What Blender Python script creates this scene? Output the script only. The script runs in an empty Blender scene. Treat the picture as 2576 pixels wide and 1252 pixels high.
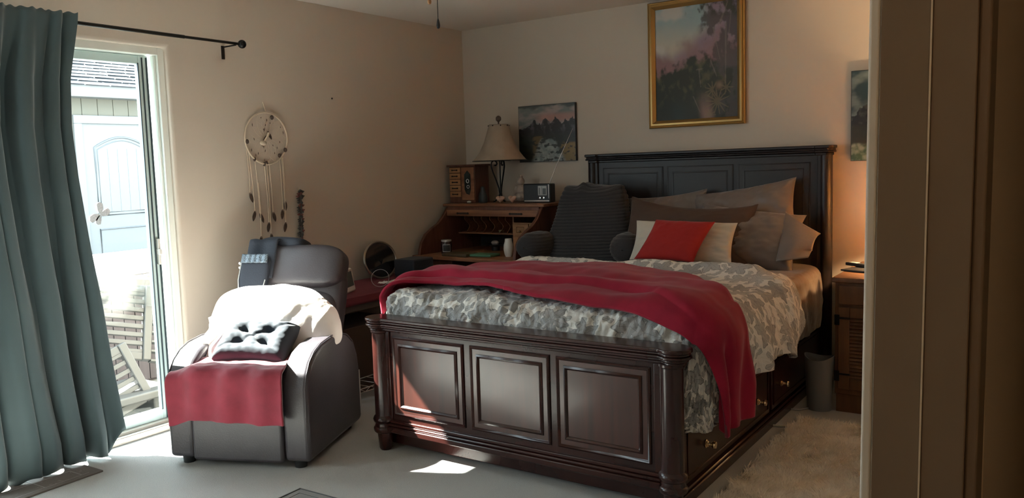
import bpy, math, random
from mathutils import Vector, Matrix, noise, Euler
random.seed(7)
sc = bpy.context.scene
C = sc.collection
PI = math.pi
R = math.radians

# ---------------------------------------------------------------- camera
cam = bpy.data.cameras.new('camera'); cam_o = bpy.data.objects.new('camera', cam); C.objects.link(cam_o)
cam.sensor_fit = 'HORIZONTAL'; cam.sensor_width = 36
cam.lens = 36 * 2072.73 / 2576
cam.shift_x = 69.01 / 2576; cam.shift_y = -12.4 / 2576
cam.clip_start = 0.02
_r = (0.81408896, 0.57971287, -0.03452745); _u = (-0.02698758, 0.09715459, 0.99490334); _b = (0.58011278, -0.80900801, 0.09473753)
cam_o.matrix_world = Matrix(((_r[0], _u[0], _b[0], 3.97675), (_r[1], _u[1], _b[1], -5.33439), (_r[2], _u[2], _b[2], 1.37507), (0, 0, 0, 1)))
sc.camera = cam_o

# ---------------------------------------------------------------- world, sun, exposure
SKY = 3.4
SUN = 27.0
EXPO = 1.6
w = bpy.data.worlds.new('sky'); sc.world = w; w.use_nodes = True
nt = w.node_tree; nt.nodes.clear()
wo = nt.nodes.new('ShaderNodeOutputWorld'); bg = nt.nodes.new('ShaderNodeBackground')
bg.inputs['Color'].default_value = (0.80, 0.91, 1.0, 1); bg.inputs['Strength'].default_value = SKY
nt.links.new(bg.outputs[0], wo.inputs[0])
sun = bpy.data.lights.new('sun', 'SUN'); sun.energy = SUN; sun.angle = R(0.6); sun.color = (1.0, 0.95, 0.88)
sun_o = bpy.data.objects.new('sun', sun); C.objects.link(sun_o)
sun_o.rotation_euler = Vector((1, 0.50, -1.05)).to_track_quat('-Z', 'Y').to_euler(); sun_o.location = (-4, -4, 5)
def portal(name, loc, rot, sx, sy):
    l = bpy.data.lights.new(name, 'AREA'); l.shape = 'RECTANGLE'; l.size = sx; l.size_y = sy; l.cycles.is_portal = True
    o = bpy.data.objects.new(name, l); C.objects.link(o); o.location = loc; o.rotation_euler = rot
portal('sky_portal_door', (-0.17, -3.69, 1.03), (0, R(-90), 0), 2.0, 2.1)
portal('sky_portal_window', (0.55, -5.92, 1.75), (R(90), 0, 0), 0.5, 0.8)
vs = sc.view_settings
vs.view_transform = 'Standard'; vs.look = 'None'; vs.exposure = EXPO; vs.gamma = 1; vs.use_curve_mapping = False
try:
    sc.cycles.use_denoising = True; sc.cycles.denoiser = 'OPENIMAGEDENOISE'
    sc.cycles.max_bounces = 10; sc.cycles.diffuse_bounces = 6; sc.cycles.glossy_bounces = 4; sc.cycles.transparent_max_bounces = 12
    sc.cycles.sample_clamp_indirect = 8; sc.cycles.caustics_reflective = False; sc.cycles.caustics_refractive = False
except Exception: pass

# ---------------------------------------------------------------- materials
MATS = {}
def M(name, col, rough=0.6, metal=0.0, nz=None, bump=None, sheen=0, coat=0, spec=0.5, wood=None, emis=None, col2=None, trans=0, sss=0):
    if name in MATS: return MATS[name]
    m = bpy.data.materials.new(name); m.use_nodes = True; t = m.node_tree; b = t.nodes['Principled BSDF']
    b.inputs['Base Color'].default_value = (*col, 1); b.inputs['Roughness'].default_value = rough; b.inputs['Metallic'].default_value = metal
    b.inputs['Specular IOR Level'].default_value = spec
    if sheen: b.inputs['Sheen Weight'].default_value = sheen; b.inputs['Sheen Roughness'].default_value = 0.4
    if coat: b.inputs['Coat Weight'].default_value = coat; b.inputs['Coat Roughness'].default_value = 0.15
    if trans: b.inputs['Transmission Weight'].default_value = trans
    if emis: b.inputs['Emission Color'].default_value = (*emis[:3], 1); b.inputs['Emission Strength'].default_value = emis[3]
    L = t.links.new
    tc = t.nodes.new('ShaderNodeTexCoord'); mp = t.nodes.new('ShaderNodeMapping'); L(tc.outputs['Object'], mp.inputs['Vector'])
    if wood or nz:
        n = t.nodes.new('ShaderNodeTexNoise'); L(mp.outputs[0], n.inputs['Vector'])
        if wood:
            mp.inputs['Scale'].default_value = wood; n.inputs['Scale'].default_value = 1.0; n.inputs['Detail'].default_value = 6; n.inputs['Distortion'].default_value = 0.6
        else: n.inputs['Scale'].default_value = nz[0]; n.inputs['Detail'].default_value = 4
        cr = t.nodes.new('ShaderNodeValToRGB'); L(n.outputs[0], cr.inputs[0])
        k = nz[1] if nz else 0.35
        c2 = col2 or tuple(c * (1 - k) for c in col)
        cr.color_ramp.elements[0].position = 0.32; cr.color_ramp.elements[1].position = 0.68
        cr.color_ramp.elements[0].color = (*c2, 1); cr.color_ramp.elements[1].color = (*col, 1)
        L(cr.outputs[0], b.inputs['Base Color'])
    if bump:
        n2 = t.nodes.new('ShaderNodeTexNoise'); n2.inputs['Scale'].default_value = bump[0]; n2.inputs['Detail'].default_value = 3
        L(tc.outputs['Object'], n2.inputs['Vector'])
        bp = t.nodes.new('ShaderNodeBump'); bp.inputs['Strength'].default_value = bump[1]; bp.inputs['Distance'].default_value = bump[2] if len(bump) > 2 else 0.01
        L(n2.outputs[0], bp.inputs['Height']); L(bp.outputs[0], b.inputs['Normal'])
    MATS[name] = m
    return m
wallp = M('wall_paint', (0.58, 0.51, 0.435), 0.85, bump=(260, 0.12, 0.002), spec=0.25)
ceilp = M('ceiling_paint', (0.66, 0.61, 0.55), 0.9, bump=(180, 0.25, 0.003), spec=0.2)
carpet = M('carpet', (0.70, 0.69, 0.665), 0.95, nz=(320, 0.22), bump=(420, 0.8, 0.008), spec=0.1)
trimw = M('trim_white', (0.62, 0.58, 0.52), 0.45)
vinyl = M('vinyl_frame', (0.80, 0.83, 0.78), 0.35)
sashm = M('sash_frame', (0.56, 0.70, 0.70), 0.3)
hallp = M('hall_paint', (0.50, 0.40, 0.28), 0.8, bump=(200, 0.1, 0.002))
mahog = M('mahogany', (0.042, 0.011, 0.008), 0.26, wood=(3, 40, 3), coat=0.2, spec=0.4, col2=(0.022, 0.006, 0.005))
mahog_v = M('mahogany_panel', (0.070, 0.017, 0.011), 0.33, wood=(14, 14, 1.5), spec=0.6, coat=0.5, col2=(0.035, 0.012, 0.009))
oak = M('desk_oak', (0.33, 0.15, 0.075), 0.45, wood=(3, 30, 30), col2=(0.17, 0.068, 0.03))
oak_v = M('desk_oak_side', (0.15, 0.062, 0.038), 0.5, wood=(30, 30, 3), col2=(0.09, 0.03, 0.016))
oak_l = M('light_oak', (0.42, 0.22, 0.10), 0.45, wood=(4, 30, 30), col2=(0.32, 0.15, 0.06))
mahog_h = M('mahogany_headboard', (0.020, 0.011, 0.010), 0.42, wood=(3, 40, 3), col2=(0.013, 0.008, 0.007), spec=0.4)
blackm = M('black_iron', (0.012, 0.011, 0.010), 0.45, metal=0.6)
blackp = M('black_plastic', (0.015, 0.016, 0.018), 0.4)
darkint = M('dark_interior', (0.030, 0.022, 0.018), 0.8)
brass = M('brass', (0.70, 0.58, 0.38), 0.25, metal=1)
chrome = M('chrome', (0.75, 0.75, 0.74), 0.2, metal=1)
leather = M('recliner_leather', (0.072, 0.064, 0.074), 0.38, bump=(190, 0.25, 0.003), spec=0.6, nz=(6, 0.2))
sheet = M('brown_satin', (0.19, 0.125, 0.08), 0.42, sheen=0.3, bump=(9, 0.35, 0.03))
greysat = M('taupe_satin', (0.165, 0.135, 0.12), 0.42, sheen=0.3, bump=(11, 0.25, 0.02))
shamm = M('brown_sham', (0.065, 0.034, 0.020), 0.7, sheen=0.2, bump=(14, 0.2, 0.01))
whitec = M('cream_cotton', (0.56, 0.51, 0.43), 0.8, bump=(18, 0.3, 0.01))
redc = M('red_cushion', (0.33, 0.007, 0.006), 0.8, sheen=0.2, bump=(30, 0.1, 0.01))
throwm = M('burgundy_fleece', (0.30, 0.011, 0.034), 0.85, sheen=0.12, spec=0.2, nz=(7, 0.25), bump=(300, 0.3, 0.002))
blanketm = M('cream_blanket', (0.86, 0.80, 0.76), 0.85, sheen=0.3, bump=(6, 0.5, 0.03))
seatred = M('rose_fleece', (0.30, 0.030, 0.055), 0.85, sheen=0.6, nz=(12, 0.25), bump=(240, 0.3, 0.002))
cushm = M('charcoal_cotton', (0.026, 0.033, 0.044), 0.8, sheen=0.3, bump=(20, 0.2, 0.01))
pouchm = M('navy_black_fabric', (0.016, 0.020, 0.032), 0.7, sheen=0.1, bump=(150, 0.3, 0.003))
cordm = M('charcoal_corduroy', (0.034, 0.032, 0.034), 0.9, sheen=0.3, bump=(160, 0.4, 0.004))
curtm = M('teal_curtain', (0.062, 0.096, 0.106), 0.8, sheen=0.3, bump=(300, 0.15, 0.002), nz=(3, 0.12))
gold = M('gold_frame', (0.42, 0.27, 0.10), 0.4, metal=0.75, bump=(60, 0.3, 0.003))
silver = M('silver_trim', (0.75, 0.77, 0.78), 0.35, metal=0.6)
shadem = M('lamp_shade_rawhide', (0.40, 0.32, 0.25), 0.8, nz=(14, 0.15))
leath = M('rawhide_cord', (0.60, 0.50, 0.38), 0.8)
featherm = M('feather', (0.10, 0.065, 0.05), 0.8, nz=(60, 0.5))
chili = M('chili_red', (0.17, 0.055, 0.045), 0.5)
chili2 = M('chili_leaf', (0.055, 0.055, 0.05), 0.6)
stone = M('pale_stone', (0.42, 0.34, 0.29), 0.6, nz=(40, 0.3))
darkstone = M('dark_jade', (0.020, 0.028, 0.032), 0.4)
shellm = M('pink_shell', (0.62, 0.38, 0.28), 0.4, nz=(35, 0.3))
whiteg = M('white_ceramic', (0.68, 0.66, 0.62), 0.35)
greyp = M('grey_plastic', (0.19, 0.19, 0.195), 0.45)
pine = M('stained_pine', (0.17, 0.075, 0.028), 0.5, wood=(25, 25, 3), col2=(0.11, 0.045, 0.018))
shag = M('shag_wool', (0.94, 0.87, 0.77), 0.95, nz=(25, 0.12))
redcl = M('dark_red_cloth', (0.17, 0.03, 0.045), 0.8)
canvasedge = M('black_canvas_edge', (0.01, 0.01, 0.012), 0.5)

def glass_mat():
    m = bpy.data.materials.new('window_glass'); m.use_nodes = True; t = m.node_tree; t.nodes.clear()
    o = t.nodes.new('ShaderNodeOutputMaterial'); mx = t.nodes.new('ShaderNodeMixShader'); tr = t.nodes.new('ShaderNodeBsdfTransparent'); gl = t.nodes.new('ShaderNodeBsdfGlossy')
    tr.inputs[0].default_value = (0.93, 0.97, 0.96, 1); gl.inputs['Roughness'].default_value = 0.02
    L = t.links.new
    lw = t.nodes.new('ShaderNodeLayerWeight'); lw.inputs[0].default_value = 0.5
    pw = t.nodes.new('ShaderNodeMath'); pw.operation = 'POWER'; L(lw.outputs['Facing'], pw.inputs[0]); pw.inputs[1].default_value = 5
    ma = t.nodes.new('ShaderNodeMath'); ma.operation = 'MULTIPLY_ADD'; L(pw.outputs[0], ma.inputs[0]); ma.inputs[1].default_value = 0.7; ma.inputs[2].default_value = 0.03
    L(ma.outputs[0], mx.inputs[0]); L(tr.outputs[0], mx.inputs[1]); L(gl.outputs[0], mx.inputs[2]); L(mx.outputs[0], o.inputs[0])
    return m
glassm = glass_mat()

def math_node(t, op, a, b=None, c=None):
    n = t.nodes.new('ShaderNodeMath'); n.operation = op
    for i, v in enumerate((a, b, c)):
        if v is None: continue
        if isinstance(v, (int, float)): n.inputs[i].default_value = v
        else: t.links.new(v, n.inputs[i])
    return n.outputs[0]
def duvet_mat():
    m = bpy.data.materials.new('leaf_print_cotton'); m.use_nodes = True; t = m.node_tree; b = t.nodes['Principled BSDF']; L = t.links.new
    b.inputs['Roughness'].default_value = 0.75; b.inputs['Sheen Weight'].default_value = 0.15; b.inputs['Specular IOR Level'].default_value = 0.3
    uv = t.nodes.new('ShaderNodeTexCoord').outputs['UV']
    nz = t.nodes.new('ShaderNodeTexNoise'); nz.inputs['Scale'].default_value = 9; nz.inputs['Detail'].default_value = 2; L(uv, nz.inputs['Vector'])
    sub = t.nodes.new('ShaderNodeVectorMath'); sub.operation = 'SUBTRACT'; L(nz.outputs['Color'], sub.inputs[0]); sub.inputs[1].default_value = (0.5, 0.5, 0.5)
    mad = t.nodes.new('ShaderNodeVectorMath'); mad.operation = 'MULTIPLY_ADD'; L(sub.outputs[0], mad.inputs[0]); mad.inputs[1].default_value = (0.016, 0.016, 0); L(uv, mad.inputs[2])
    P = mad.outputs[0]
    cur = None
    def layer(scale, off, base, amp, lobes, amp2, lobes2, elong=1.0):
        of = t.nodes.new('ShaderNodeVectorMath'); of.operation = 'ADD'; L(P, of.inputs[0]); of.inputs[1].default_value = (off, off * 0.7, 0)
        v = t.nodes.new('ShaderNodeTexVoronoi'); v.voronoi_dimensions = '2D'; v.inputs['Scale'].default_value = scale; v.inputs['Randomness'].default_value = 0.62
        L(of.outputs[0], v.inputs['Vector'])
        d = t.nodes.new('ShaderNodeVectorMath'); d.operation = 'SUBTRACT'; L(of.outputs[0], d.inputs[0]); L(v.outputs['Position'], d.inputs[1])
        sx = t.nodes.new('ShaderNodeSeparateXYZ'); L(d.outputs[0], sx.inputs[0]); sc_ = t.nodes.new('ShaderNodeSeparateColor'); L(v.outputs['Color'], sc_.inputs[0])
        rr = math_node(t, 'MULTIPLY', v.outputs['Distance'], 1.0)
        th = math_node(t, 'ARCTAN2', sx.outputs[1], sx.outputs[0]); th = math_node(t, 'ADD', th, math_node(t, 'MULTIPLY', sc_.outputs[0], 6.28))
        c1 = math_node(t, 'COSINE', math_node(t, 'MULTIPLY', th, lobes)); c2 = math_node(t, 'COSINE', math_node(t, 'MULTIPLY', th, lobes2))
        Rl = math_node(t, 'ADD', base, math_node(t, 'ADD', math_node(t, 'MULTIPLY', c1, amp), math_node(t, 'MULTIPLY', c2, amp2)))
        dd = math_node(t, 'SUBTRACT', Rl, rr)
        mask = math_node(t, 'GREATER_THAN', dd, 0.0)
        edge = math_node(t, 'LESS_THAN', math_node(t, 'ABSOLUTE', dd), 0.022)
        vein = math_node(t, 'LESS_THAN', math_node(t, 'MULTIPLY', math_node(t, 'ABSOLUTE', math_node(t, 'SINE', math_node(t, 'MULTIPLY', th, lobes * 0.5))), rr), 0.012)
        return mask, math_node(t, 'MAXIMUM', edge, math_node(t, 'MULTIPLY', vein, mask)), sc_.outputs[1]
    def mix(f, a, bcol):
        n = t.nodes.new('ShaderNodeMix'); n.data_type = 'RGBA'; L(f, n.inputs[0])
        for i, x in ((6, a), (7, bcol)):
            if isinstance(x, tuple): n.inputs[i].default_value = x
            else: L(x, n.inputs[i])
        return n.outputs[2]
    m1, e1, r1 = layer(6.6, 0.0, 0.385, 0.115, 5, 0.03, 15)
    m2, e2, r2 = layer(15.0, 3.1, 0.27, 0.17, 2, 0.02, 9)
    white = (0.70, 0.68, 0.64, 1)
    c = mix(m2, white, (0.44, 0.44, 0.43, 1)); c = mix(math_node(t, 'MULTIPLY', e2, 0.6), c, (0.16, 0.15, 0.14, 1))
    g = mix(r1, (0.29, 0.29, 0.29, 1), (0.42, 0.415, 0.41, 1))
    c = mix(m1, c, g); c = mix(math_node(t, 'MULTIPLY', e1, 0.6), c, (0.13, 0.13, 0.13, 1))
    L(c, b.inputs['Base Color'])
    n2 = t.nodes.new('ShaderNodeTexNoise'); n2.inputs['Scale'].default_value = 22; n2.inputs['Detail'].default_value = 4; n2.inputs['Distortion'].default_value = 1.2; L(uv, n2.inputs['Vector'])
    bp = t.nodes.new('ShaderNodeBump'); bp.inputs['Strength'].default_value = 0.6; bp.inputs['Distance'].default_value = 0.02; L(n2.outputs[0], bp.inputs['Height']); L(bp.outputs[0], b.inputs['Normal'])
    return m
duvetm = duvet_mat()
def paint_mat(name, rough=0.35, coat=0.0):
    m = bpy.data.materials.new(name); m.use_nodes = True; t = m.node_tree; b = t.nodes['Principled BSDF']
    a = t.nodes.new('ShaderNodeVertexColor'); a.layer_name = 'pigment'; t.links.new(a.outputs[0], b.inputs['Base Color'])
    b.inputs['Roughness'].default_value = rough; b.inputs['Coat Weight'].default_value = coat; b.inputs['Coat Roughness'].default_value = 0.03
    return m

# ---------------------------------------------------------------- mesh helpers
WM = {}
class G:
    def __init__(s): s.v = []; s.f = []; s.mi = []; s.uv = None; s.T = None; s.cur = 0
    def _add(s, vs, fs):
        o = len(s.v)
        if s.T is not None: vs = [tuple(s.T @ Vector(p)) for p in vs]
        s.v += [tuple(p) for p in vs]; s.f += [tuple(i + o for i in f) for f in fs]; s.mi += [s.cur] * len(fs)
        return s
    def box(s, x0, x1, y0, y1, z0, z1):
        return s._add([(x0, y0, z0), (x1, y0, z0), (x1, y1, z0), (x0, y1, z0), (x0, y0, z1), (x1, y0, z1), (x1, y1, z1), (x0, y1, z1)],
                      [(0, 3, 2, 1), (4, 5, 6, 7), (0, 1, 5, 4), (1, 2, 6, 5), (2, 3, 7, 6), (3, 0, 4, 7)])
    def prism(s, poly, ax, a0, a1):
        def P(p, a):
            return {'x': (a, p[0], p[1]), 'y': (p[0], a, p[1]), 'z': (p[0], p[1], a)}[ax]
        n = len(poly); vs = [P(p, a0) for p in poly] + [P(p, a1) for p in poly]
        fs = [tuple(range(n))[::-1], tuple(range(n, 2 * n))] + [(i, (i + 1) % n, n + (i + 1) % n, n + i) for i in range(n)]
        return s._add(vs, fs)
    def rings(s, rs, closed=False, caps=True):
        n = len(rs[0]); vs = [p for r in rs for p in r]; fs = []
        m = len(rs)
        for i in range(m if closed else m - 1):
            j = (i + 1) % m
            for k in range(n): fs.append((i * n + k, i * n + (k + 1) % n, j * n + (k + 1) % n, j * n + k))
        if caps and not closed: fs += [tuple(range(n))[::-1], tuple((m - 1) * n + k for k in range(n))]
        return s._add(vs, fs)
    def tube(s, pts, r, n=8, closed=False):
        pts = [Vector(p) for p in pts]; m = len(pts); rr = r if isinstance(r, (list, tuple)) else [r] * m
        rs = []; up = None
        for i, p in enumerate(pts):
            a = pts[(i - 1) % m] if (closed or i > 0) else p; b = pts[(i + 1) % m] if (closed or i < m - 1) else p
            d = (b - a).normalized()
            if up is None: up = Vector((0, 0, 1)) if abs(d.z) < 0.9 else Vector((1, 0, 0))
            u = (up - d * up.dot(d)).normalized(); up = u; v = d.cross(u)
            rs.append([p + (u * math.cos(2 * PI * k / n) + v * math.sin(2 * PI * k / n)) * rr[i] for k in range(n)])
        return s.rings(rs, closed)
    def lathe(s, prof, c=(0, 0, 0), n=32, sx=1, sy=1):
        rs = [[(c[0] + sx * r * math.cos(2 * PI * k / n), c[1] + sy * r * math.sin(2 * PI * k / n), c[2] + z) for k in range(n)] for r, z in prof]
        return s.rings(rs)
    def ball(s, c, r, sx=1, sy=1, sz=1, n=16):
        return s.lathe([(max(1e-4, r * math.sin(PI * i / n)), -r * sz * math.cos(PI * i / n)) for i in range(n + 1)], c, n * 2, sx, sy)
    def grid(s, fn, nu, nv, wrapu=False, uvfn=None):
        o = len(s.v); vs = [fn(i / (nu if wrapu else nu - 1), j / (nv - 1)) for j in range(nv) for i in range(nu)]
        fs = []
        for j in range(nv - 1):
            for i in range(nu if wrapu else nu - 1):
                a = j * nu + i; b = j * nu + (i + 1) % nu; fs.append((a, b, b + nu, a + nu))
        s._add(vs, fs)
        if uvfn: s.uv = [uvfn(i / (nu - 1), j / (nv - 1)) for j in range(nv) for i in range(nu)]
        return s
    def build(s, name, mats, parent=None, local=False, flat=False, bevel=0, seg=2, subd=0, solid=0, soff=-1, ang=35, weld=False):
        me = bpy.data.meshes.new(name)
        o = bpy.data.objects.new(name, me)
        vs = s.v
        if parent is not None:
            W = WM[parent.name]
            if not local: Wi = W.inverted(); vs = [tuple(Wi @ Vector(p)) for p in vs]
            o.parent = parent; WM_new = W
        else:
            if not local:
                x0 = min(p[0] for p in vs); x1 = max(p[0] for p in vs); y0 = min(p[1] for p in vs); y1 = max(p[1] for p in vs); z0 = min(p[2] for p in vs)
                c = Vector(((x0 + x1) / 2, (y0 + y1) / 2, z0)); vs = [tuple(Vector(p) - c) for p in vs]; o.location = c; WM_new = Matrix.Translation(c)
            else: WM_new = Matrix.Identity(4)
        me.from_pydata(vs, [], s.f)
        if s.uv:
            ul = me.uv_layers.new(name='UVMap')
            for l in me.loops: ul.data[l.index].uv = s.uv[l.vertex_index]
        if isinstance(mats, (list, tuple)):
            for m in mats: me.materials.append(m)
            for p, k in zip(me.polygons, s.mi): p.material_index = k
        else: me.materials.append(mats)
        import bmesh
        bm = bmesh.new(); bm.from_mesh(me)
        if weld: bmesh.ops.remove_doubles(bm, verts=bm.verts, dist=1e-5)
        bmesh.ops.recalc_face_normals(bm, faces=bm.faces); bm.to_mesh(me); bm.free()
        if not flat:
            me.polygons.foreach_set('use_smooth', [True] * len(me.polygons)); me.set_sharp_from_angle(angle=R(ang))
        C.objects.link(o)
        if solid:
            md = o.modifiers.new('solid', 'SOLIDIFY'); md.thickness = solid; md.offset = soff
        if bevel:
            md = o.modifiers.new('bevel', 'BEVEL'); md.width = bevel; md.segments = seg; md.limit_method = 'ANGLE'; md.angle_limit = R(40); md.harden_normals = False
        if subd:
            md = o.modifiers.new('subd', 'SUBSURF'); md.levels = subd; md.render_levels = subd
        WM[o.name] = WM_new
        return o
def tag(o, label, cat, group=None, kind=None):
    o['label'] = label; o['category'] = cat
    if group: o['group'] = group
    if kind: o['kind'] = kind
    return o
def struct(o): o['kind'] = 'structure'; return o
def thing(name, label, cat, loc=(0, 0, 0), rz=0, group=None):
    o = bpy.data.objects.new(name, None); C.objects.link(o); o.location = loc; o.rotation_euler = (0, 0, rz)
    o.empty_display_size = 0.1
    WM[o.name] = Matrix.Translation(loc) @ Matrix.Rotation(rz, 4, 'Z')
    return tag(o, label, cat, group)
def N3(x, y, z=0): return noise.noise(Vector((x, y, z)))
def sstep(a, b, x):
    t = max(0, min(1, (x - a) / (b - a))); return t * t * (3 - 2 * t)
def lerp_tab(tab, x):
    if x <= tab[0][0]: return tab[0][1]
    for (a, b), (c, d) in zip(tab, tab[1:]):
        if x <= c: return b + (d - b) * (x - a) / (c - a)
    return tab[-1][1]
B = lambda *a: G().box(*a)

# ---------------------------------------------------------------- room shell
YF = -5.75
struct(B(-0.15, 5.4, YF - 0.15, 0.15, -0.1, 0).build('floor', carpet, flat=True))
struct(B(-0.15, 5.4, YF - 0.15, 0.15, 2.44, 2.55).build('ceiling', ceilp, flat=True))
struct(B(-0.15, 3.88, 0, 0.15, 0, 2.44).build('wall_back', wallp, flat=True))
DY0, DY1 = -4.72, -2.652
struct(G().prism([(YF, 0), (YF, 2.5), (0.1, 2.5), (0.1, 0), (DY1, 0), (DY1, 2.062), (DY0, 2.062), (DY0, 0)], 'x', -0.15, 0).build('wall_left', wallp, bevel=0.018, seg=4, ang=50))
JY = -4.105
struct(G().prism([(YF, 0), (YF, 2.44), (0, 2.44), (0, 0), (JY, 0), (JY, 2.06), (-5.45, 2.06), (-5.45, 0)], 'x', 3.762, 3.872).build('wall_right', wallp, flat=True))
wf = B(-0.15, 0.3, YF - 0.15, YF, 0, 2.44); wf.box(0.8, 3.88, YF - 0.15, YF, 0, 2.44); wf.box(0.3, 0.8, YF - 0.15, YF, 0, 1.35); wf.box(0.3, 0.8, YF - 0.15, YF, 2.15, 2.44)
struct(wf.build('wall_front', wallp, flat=True))
struct(B(5.25, 5.4, YF, 0.15, 0, 2.44).build('wall_hall', hallp, flat=True))
struct(B(3.88, 5.25, YF - 0.15, YF, 0, 2.44).build('wall_hall_front', hallp, flat=True))
struct(B(3.88, 5.25, -1.6, -1.5, 0, 2.44).build('wall_hall_back', hallp, flat=True))
struct(B(3.872, 3.884, -4.02, -1.6, 0, 2.44).build('wall_hall_side', hallp, flat=True))
for nm, a in (('baseboard_back', (0, 3.762, -0.014, 0, 0, 0.08)), ('baseboard_left', (0, 0.014, DY1 + 0.02, 0, 0, 0.08)), ('baseboard_right', (3.748, 3.762, JY + 0.08, 0, 0, 0.08)), ('baseboard_front', (0, 3.762, YF, YF + 0.014, 0, 0.08))):
    struct(B(*a).build(nm, trimw, bevel=0.004))
# door casing and jamb of the opening the camera looks through (trim_1)
jm = M('jamb_shade', (0.19, 0.135, 0.085), 0.6, nz=(3, 0.06))  # brown puts the shade on the white jamb into its colour
g = G(); tilt = 0.0105
def slab(x0, x1, y0, y1):
    def X(x, z): return x + (z - 1.3) * tilt
    g._add([(X(x0, 0), y0, 0), (X(x1, 0), y0, 0), (X(x1, 0), y1, 0), (X(x0, 0), y1, 0), (X(x0, 2.06), y0, 2.06), (X(x1, 2.06), y0, 2.06), (X(x1, 2.06), y1, 2.06), (X(x0, 2.06), y1, 2.06)],
           [(0, 3, 2, 1), (4, 5, 6, 7), (0, 1, 5, 4), (1, 2, 6, 5), (2, 3, 7, 6), (3, 0, 4, 7)])
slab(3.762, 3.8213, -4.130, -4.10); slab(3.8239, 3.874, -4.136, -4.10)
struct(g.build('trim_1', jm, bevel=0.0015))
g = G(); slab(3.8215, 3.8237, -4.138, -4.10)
struct(g.build('trim_4', M('bead_highlight', (0.62, 0.52, 0.40), 0.4)))  # paler strip, the light caught along the jamb line is in its colour
g = G(); slab(3.7475, 3.762, -4.128, -4.045)
struct(g.build('trim_2', trimw, bevel=0.004, seg=3))
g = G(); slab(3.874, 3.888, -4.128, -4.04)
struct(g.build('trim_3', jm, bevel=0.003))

# ---------------------------------------------------------------- sliding glass door
d1 = struct(B(-0.145, -0.03, DY0, DY0 + 0.05, 0, 2.06).build('door_1', vinyl, bevel=0.003))
WMd = d1
def dchild(name, gg, m, par=None, **k): return gg.build(name, m, par or d1, **k)
g = B(-0.145, -0.03, DY1 - 0.035, DY1 + 0.02, 0, 2.08); g.box(-0.145, -0.0305, DY0, DY1 - 0.034, 2.022, 2.08); g.box(-0.085, -0.05, DY1 - 0.048, DY1 - 0.035, 0.04, 2.022); dchild('door_frame', g, vinyl, bevel=0.003)
g = B(-0.145, 0.0, DY0, DY1, 0, 0.028); g.box(-0.145, -0.055, DY0, DY1, 0.028, 0.045); g.box(-0.03, -0.012, DY0, DY1, 0.028, 0.034); dchild('door_sill', g, trimw, bevel=0.003)
def sash(name, x0, x1, ya, yb, st):
    g = B(x0, x1, yb - st, yb, 0.045, 2.02); g.box(x0, x1, ya, ya + st, 0.045, 2.02); g.box(x0, x1, ya + st, yb - st, 1.975, 2.02); g.box(x0, x1, ya + st, yb - st, 0.045, 0.105)
    s_ = dchild(name, g, sashm, bevel=0.003)
    B((x0 + x1) / 2 - 0.003, (x0 + x1) / 2 + 0.003, ya + st - 0.005, yb - st + 0.005, 0.10, 1.98).build('glass_pane', glassm, s_, flat=True)
    return s_
gask = M('dark_gasket', (0.03, 0.05, 0.06), 0.5)
s1 = sash('sliding_panel', -0.12, -0.085, -3.73, -2.712, 0.058)
g = B(-0.084, -0.078, -2.727, -2.720, 0.05, 2.01); g.box(-0.084, -0.08, -2.752, -2.745, 0.05, 2.01); g.box(-0.088, -0.080, -2.776, -2.770, 0.1, 1.98); g.build('gasket', gask, s1)
sash('fixed_panel', -0.143, -0.124, -4.68, -3.67, 0.058)
g = B(-0.082, -0.062, -2.742, -2.728, 0.90, 1.04); g.box(-0.085, -0.05, -2.744, -2.726, 0.955, 0.985); g.build('door_handle', whiteg, s1, bevel=0.003)
# butterfly decal
def wing(c, ang, l, wd):
    pts = [(0, 0), (0.35, 0.5), (0.8, 0.75), (1, 0.45), (0.95, 0), (0.6, -0.25), (0.2, -0.2)]
    ca, sa = math.cos(ang), math.sin(ang)
    return [(c[0] + (p[0] * l * ca - p[1] * wd * sa), c[1] + (p[0] * l * sa + p[1] * wd * ca)) for p in pts]
g = G(); c0 = (-3.035, 1.19)
for a, l, wd in ((R(75), 0.065, 0.04), (R(5), 0.055, 0.04), (R(185), 0.06, 0.045), (R(235), 0.05, 0.035)):
    g.prism(wing(c0, a, l, wd), 'x', -0.099, -0.0975)
g.prism([(c0[0] - 0.004, c0[1] - 0.03), (c0[0] + 0.004, c0[1] - 0.03), (c0[0] + 0.006, c0[1] + 0.03), (c0[0] - 0.002, c0[1] + 0.03)], 'x', -0.0972, -0.096)
tag(g.build('butterfly_decal', M('frosted_film', (0.75, 0.78, 0.82), 0.5, nz=(120, 0.3)), flat=True), 'pale frosted butterfly decal stuck on the sliding door glass', 'sticker')

# front wall window (behind the camera side, lights the room)
w1 = struct(B(0.3, 0.33, YF - 0.12, YF - 0.02, 1.35, 2.15).build('window_1', vinyl, bevel=0.003))
g = B(0.77, 0.8, YF - 0.12, YF - 0.02, 1.35, 2.15); g.box(0.33, 0.77, YF - 0.12, YF - 0.02, 1.35, 1.39); g.box(0.33, 0.77, YF - 0.12, YF - 0.02, 2.11, 2.15); g.build('window_frame', vinyl, w1)
B(0.33, 0.77, YF - 0.075, YF - 0.07, 1.39, 2.11).build('window_pane', glassm, w1, flat=True)

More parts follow.
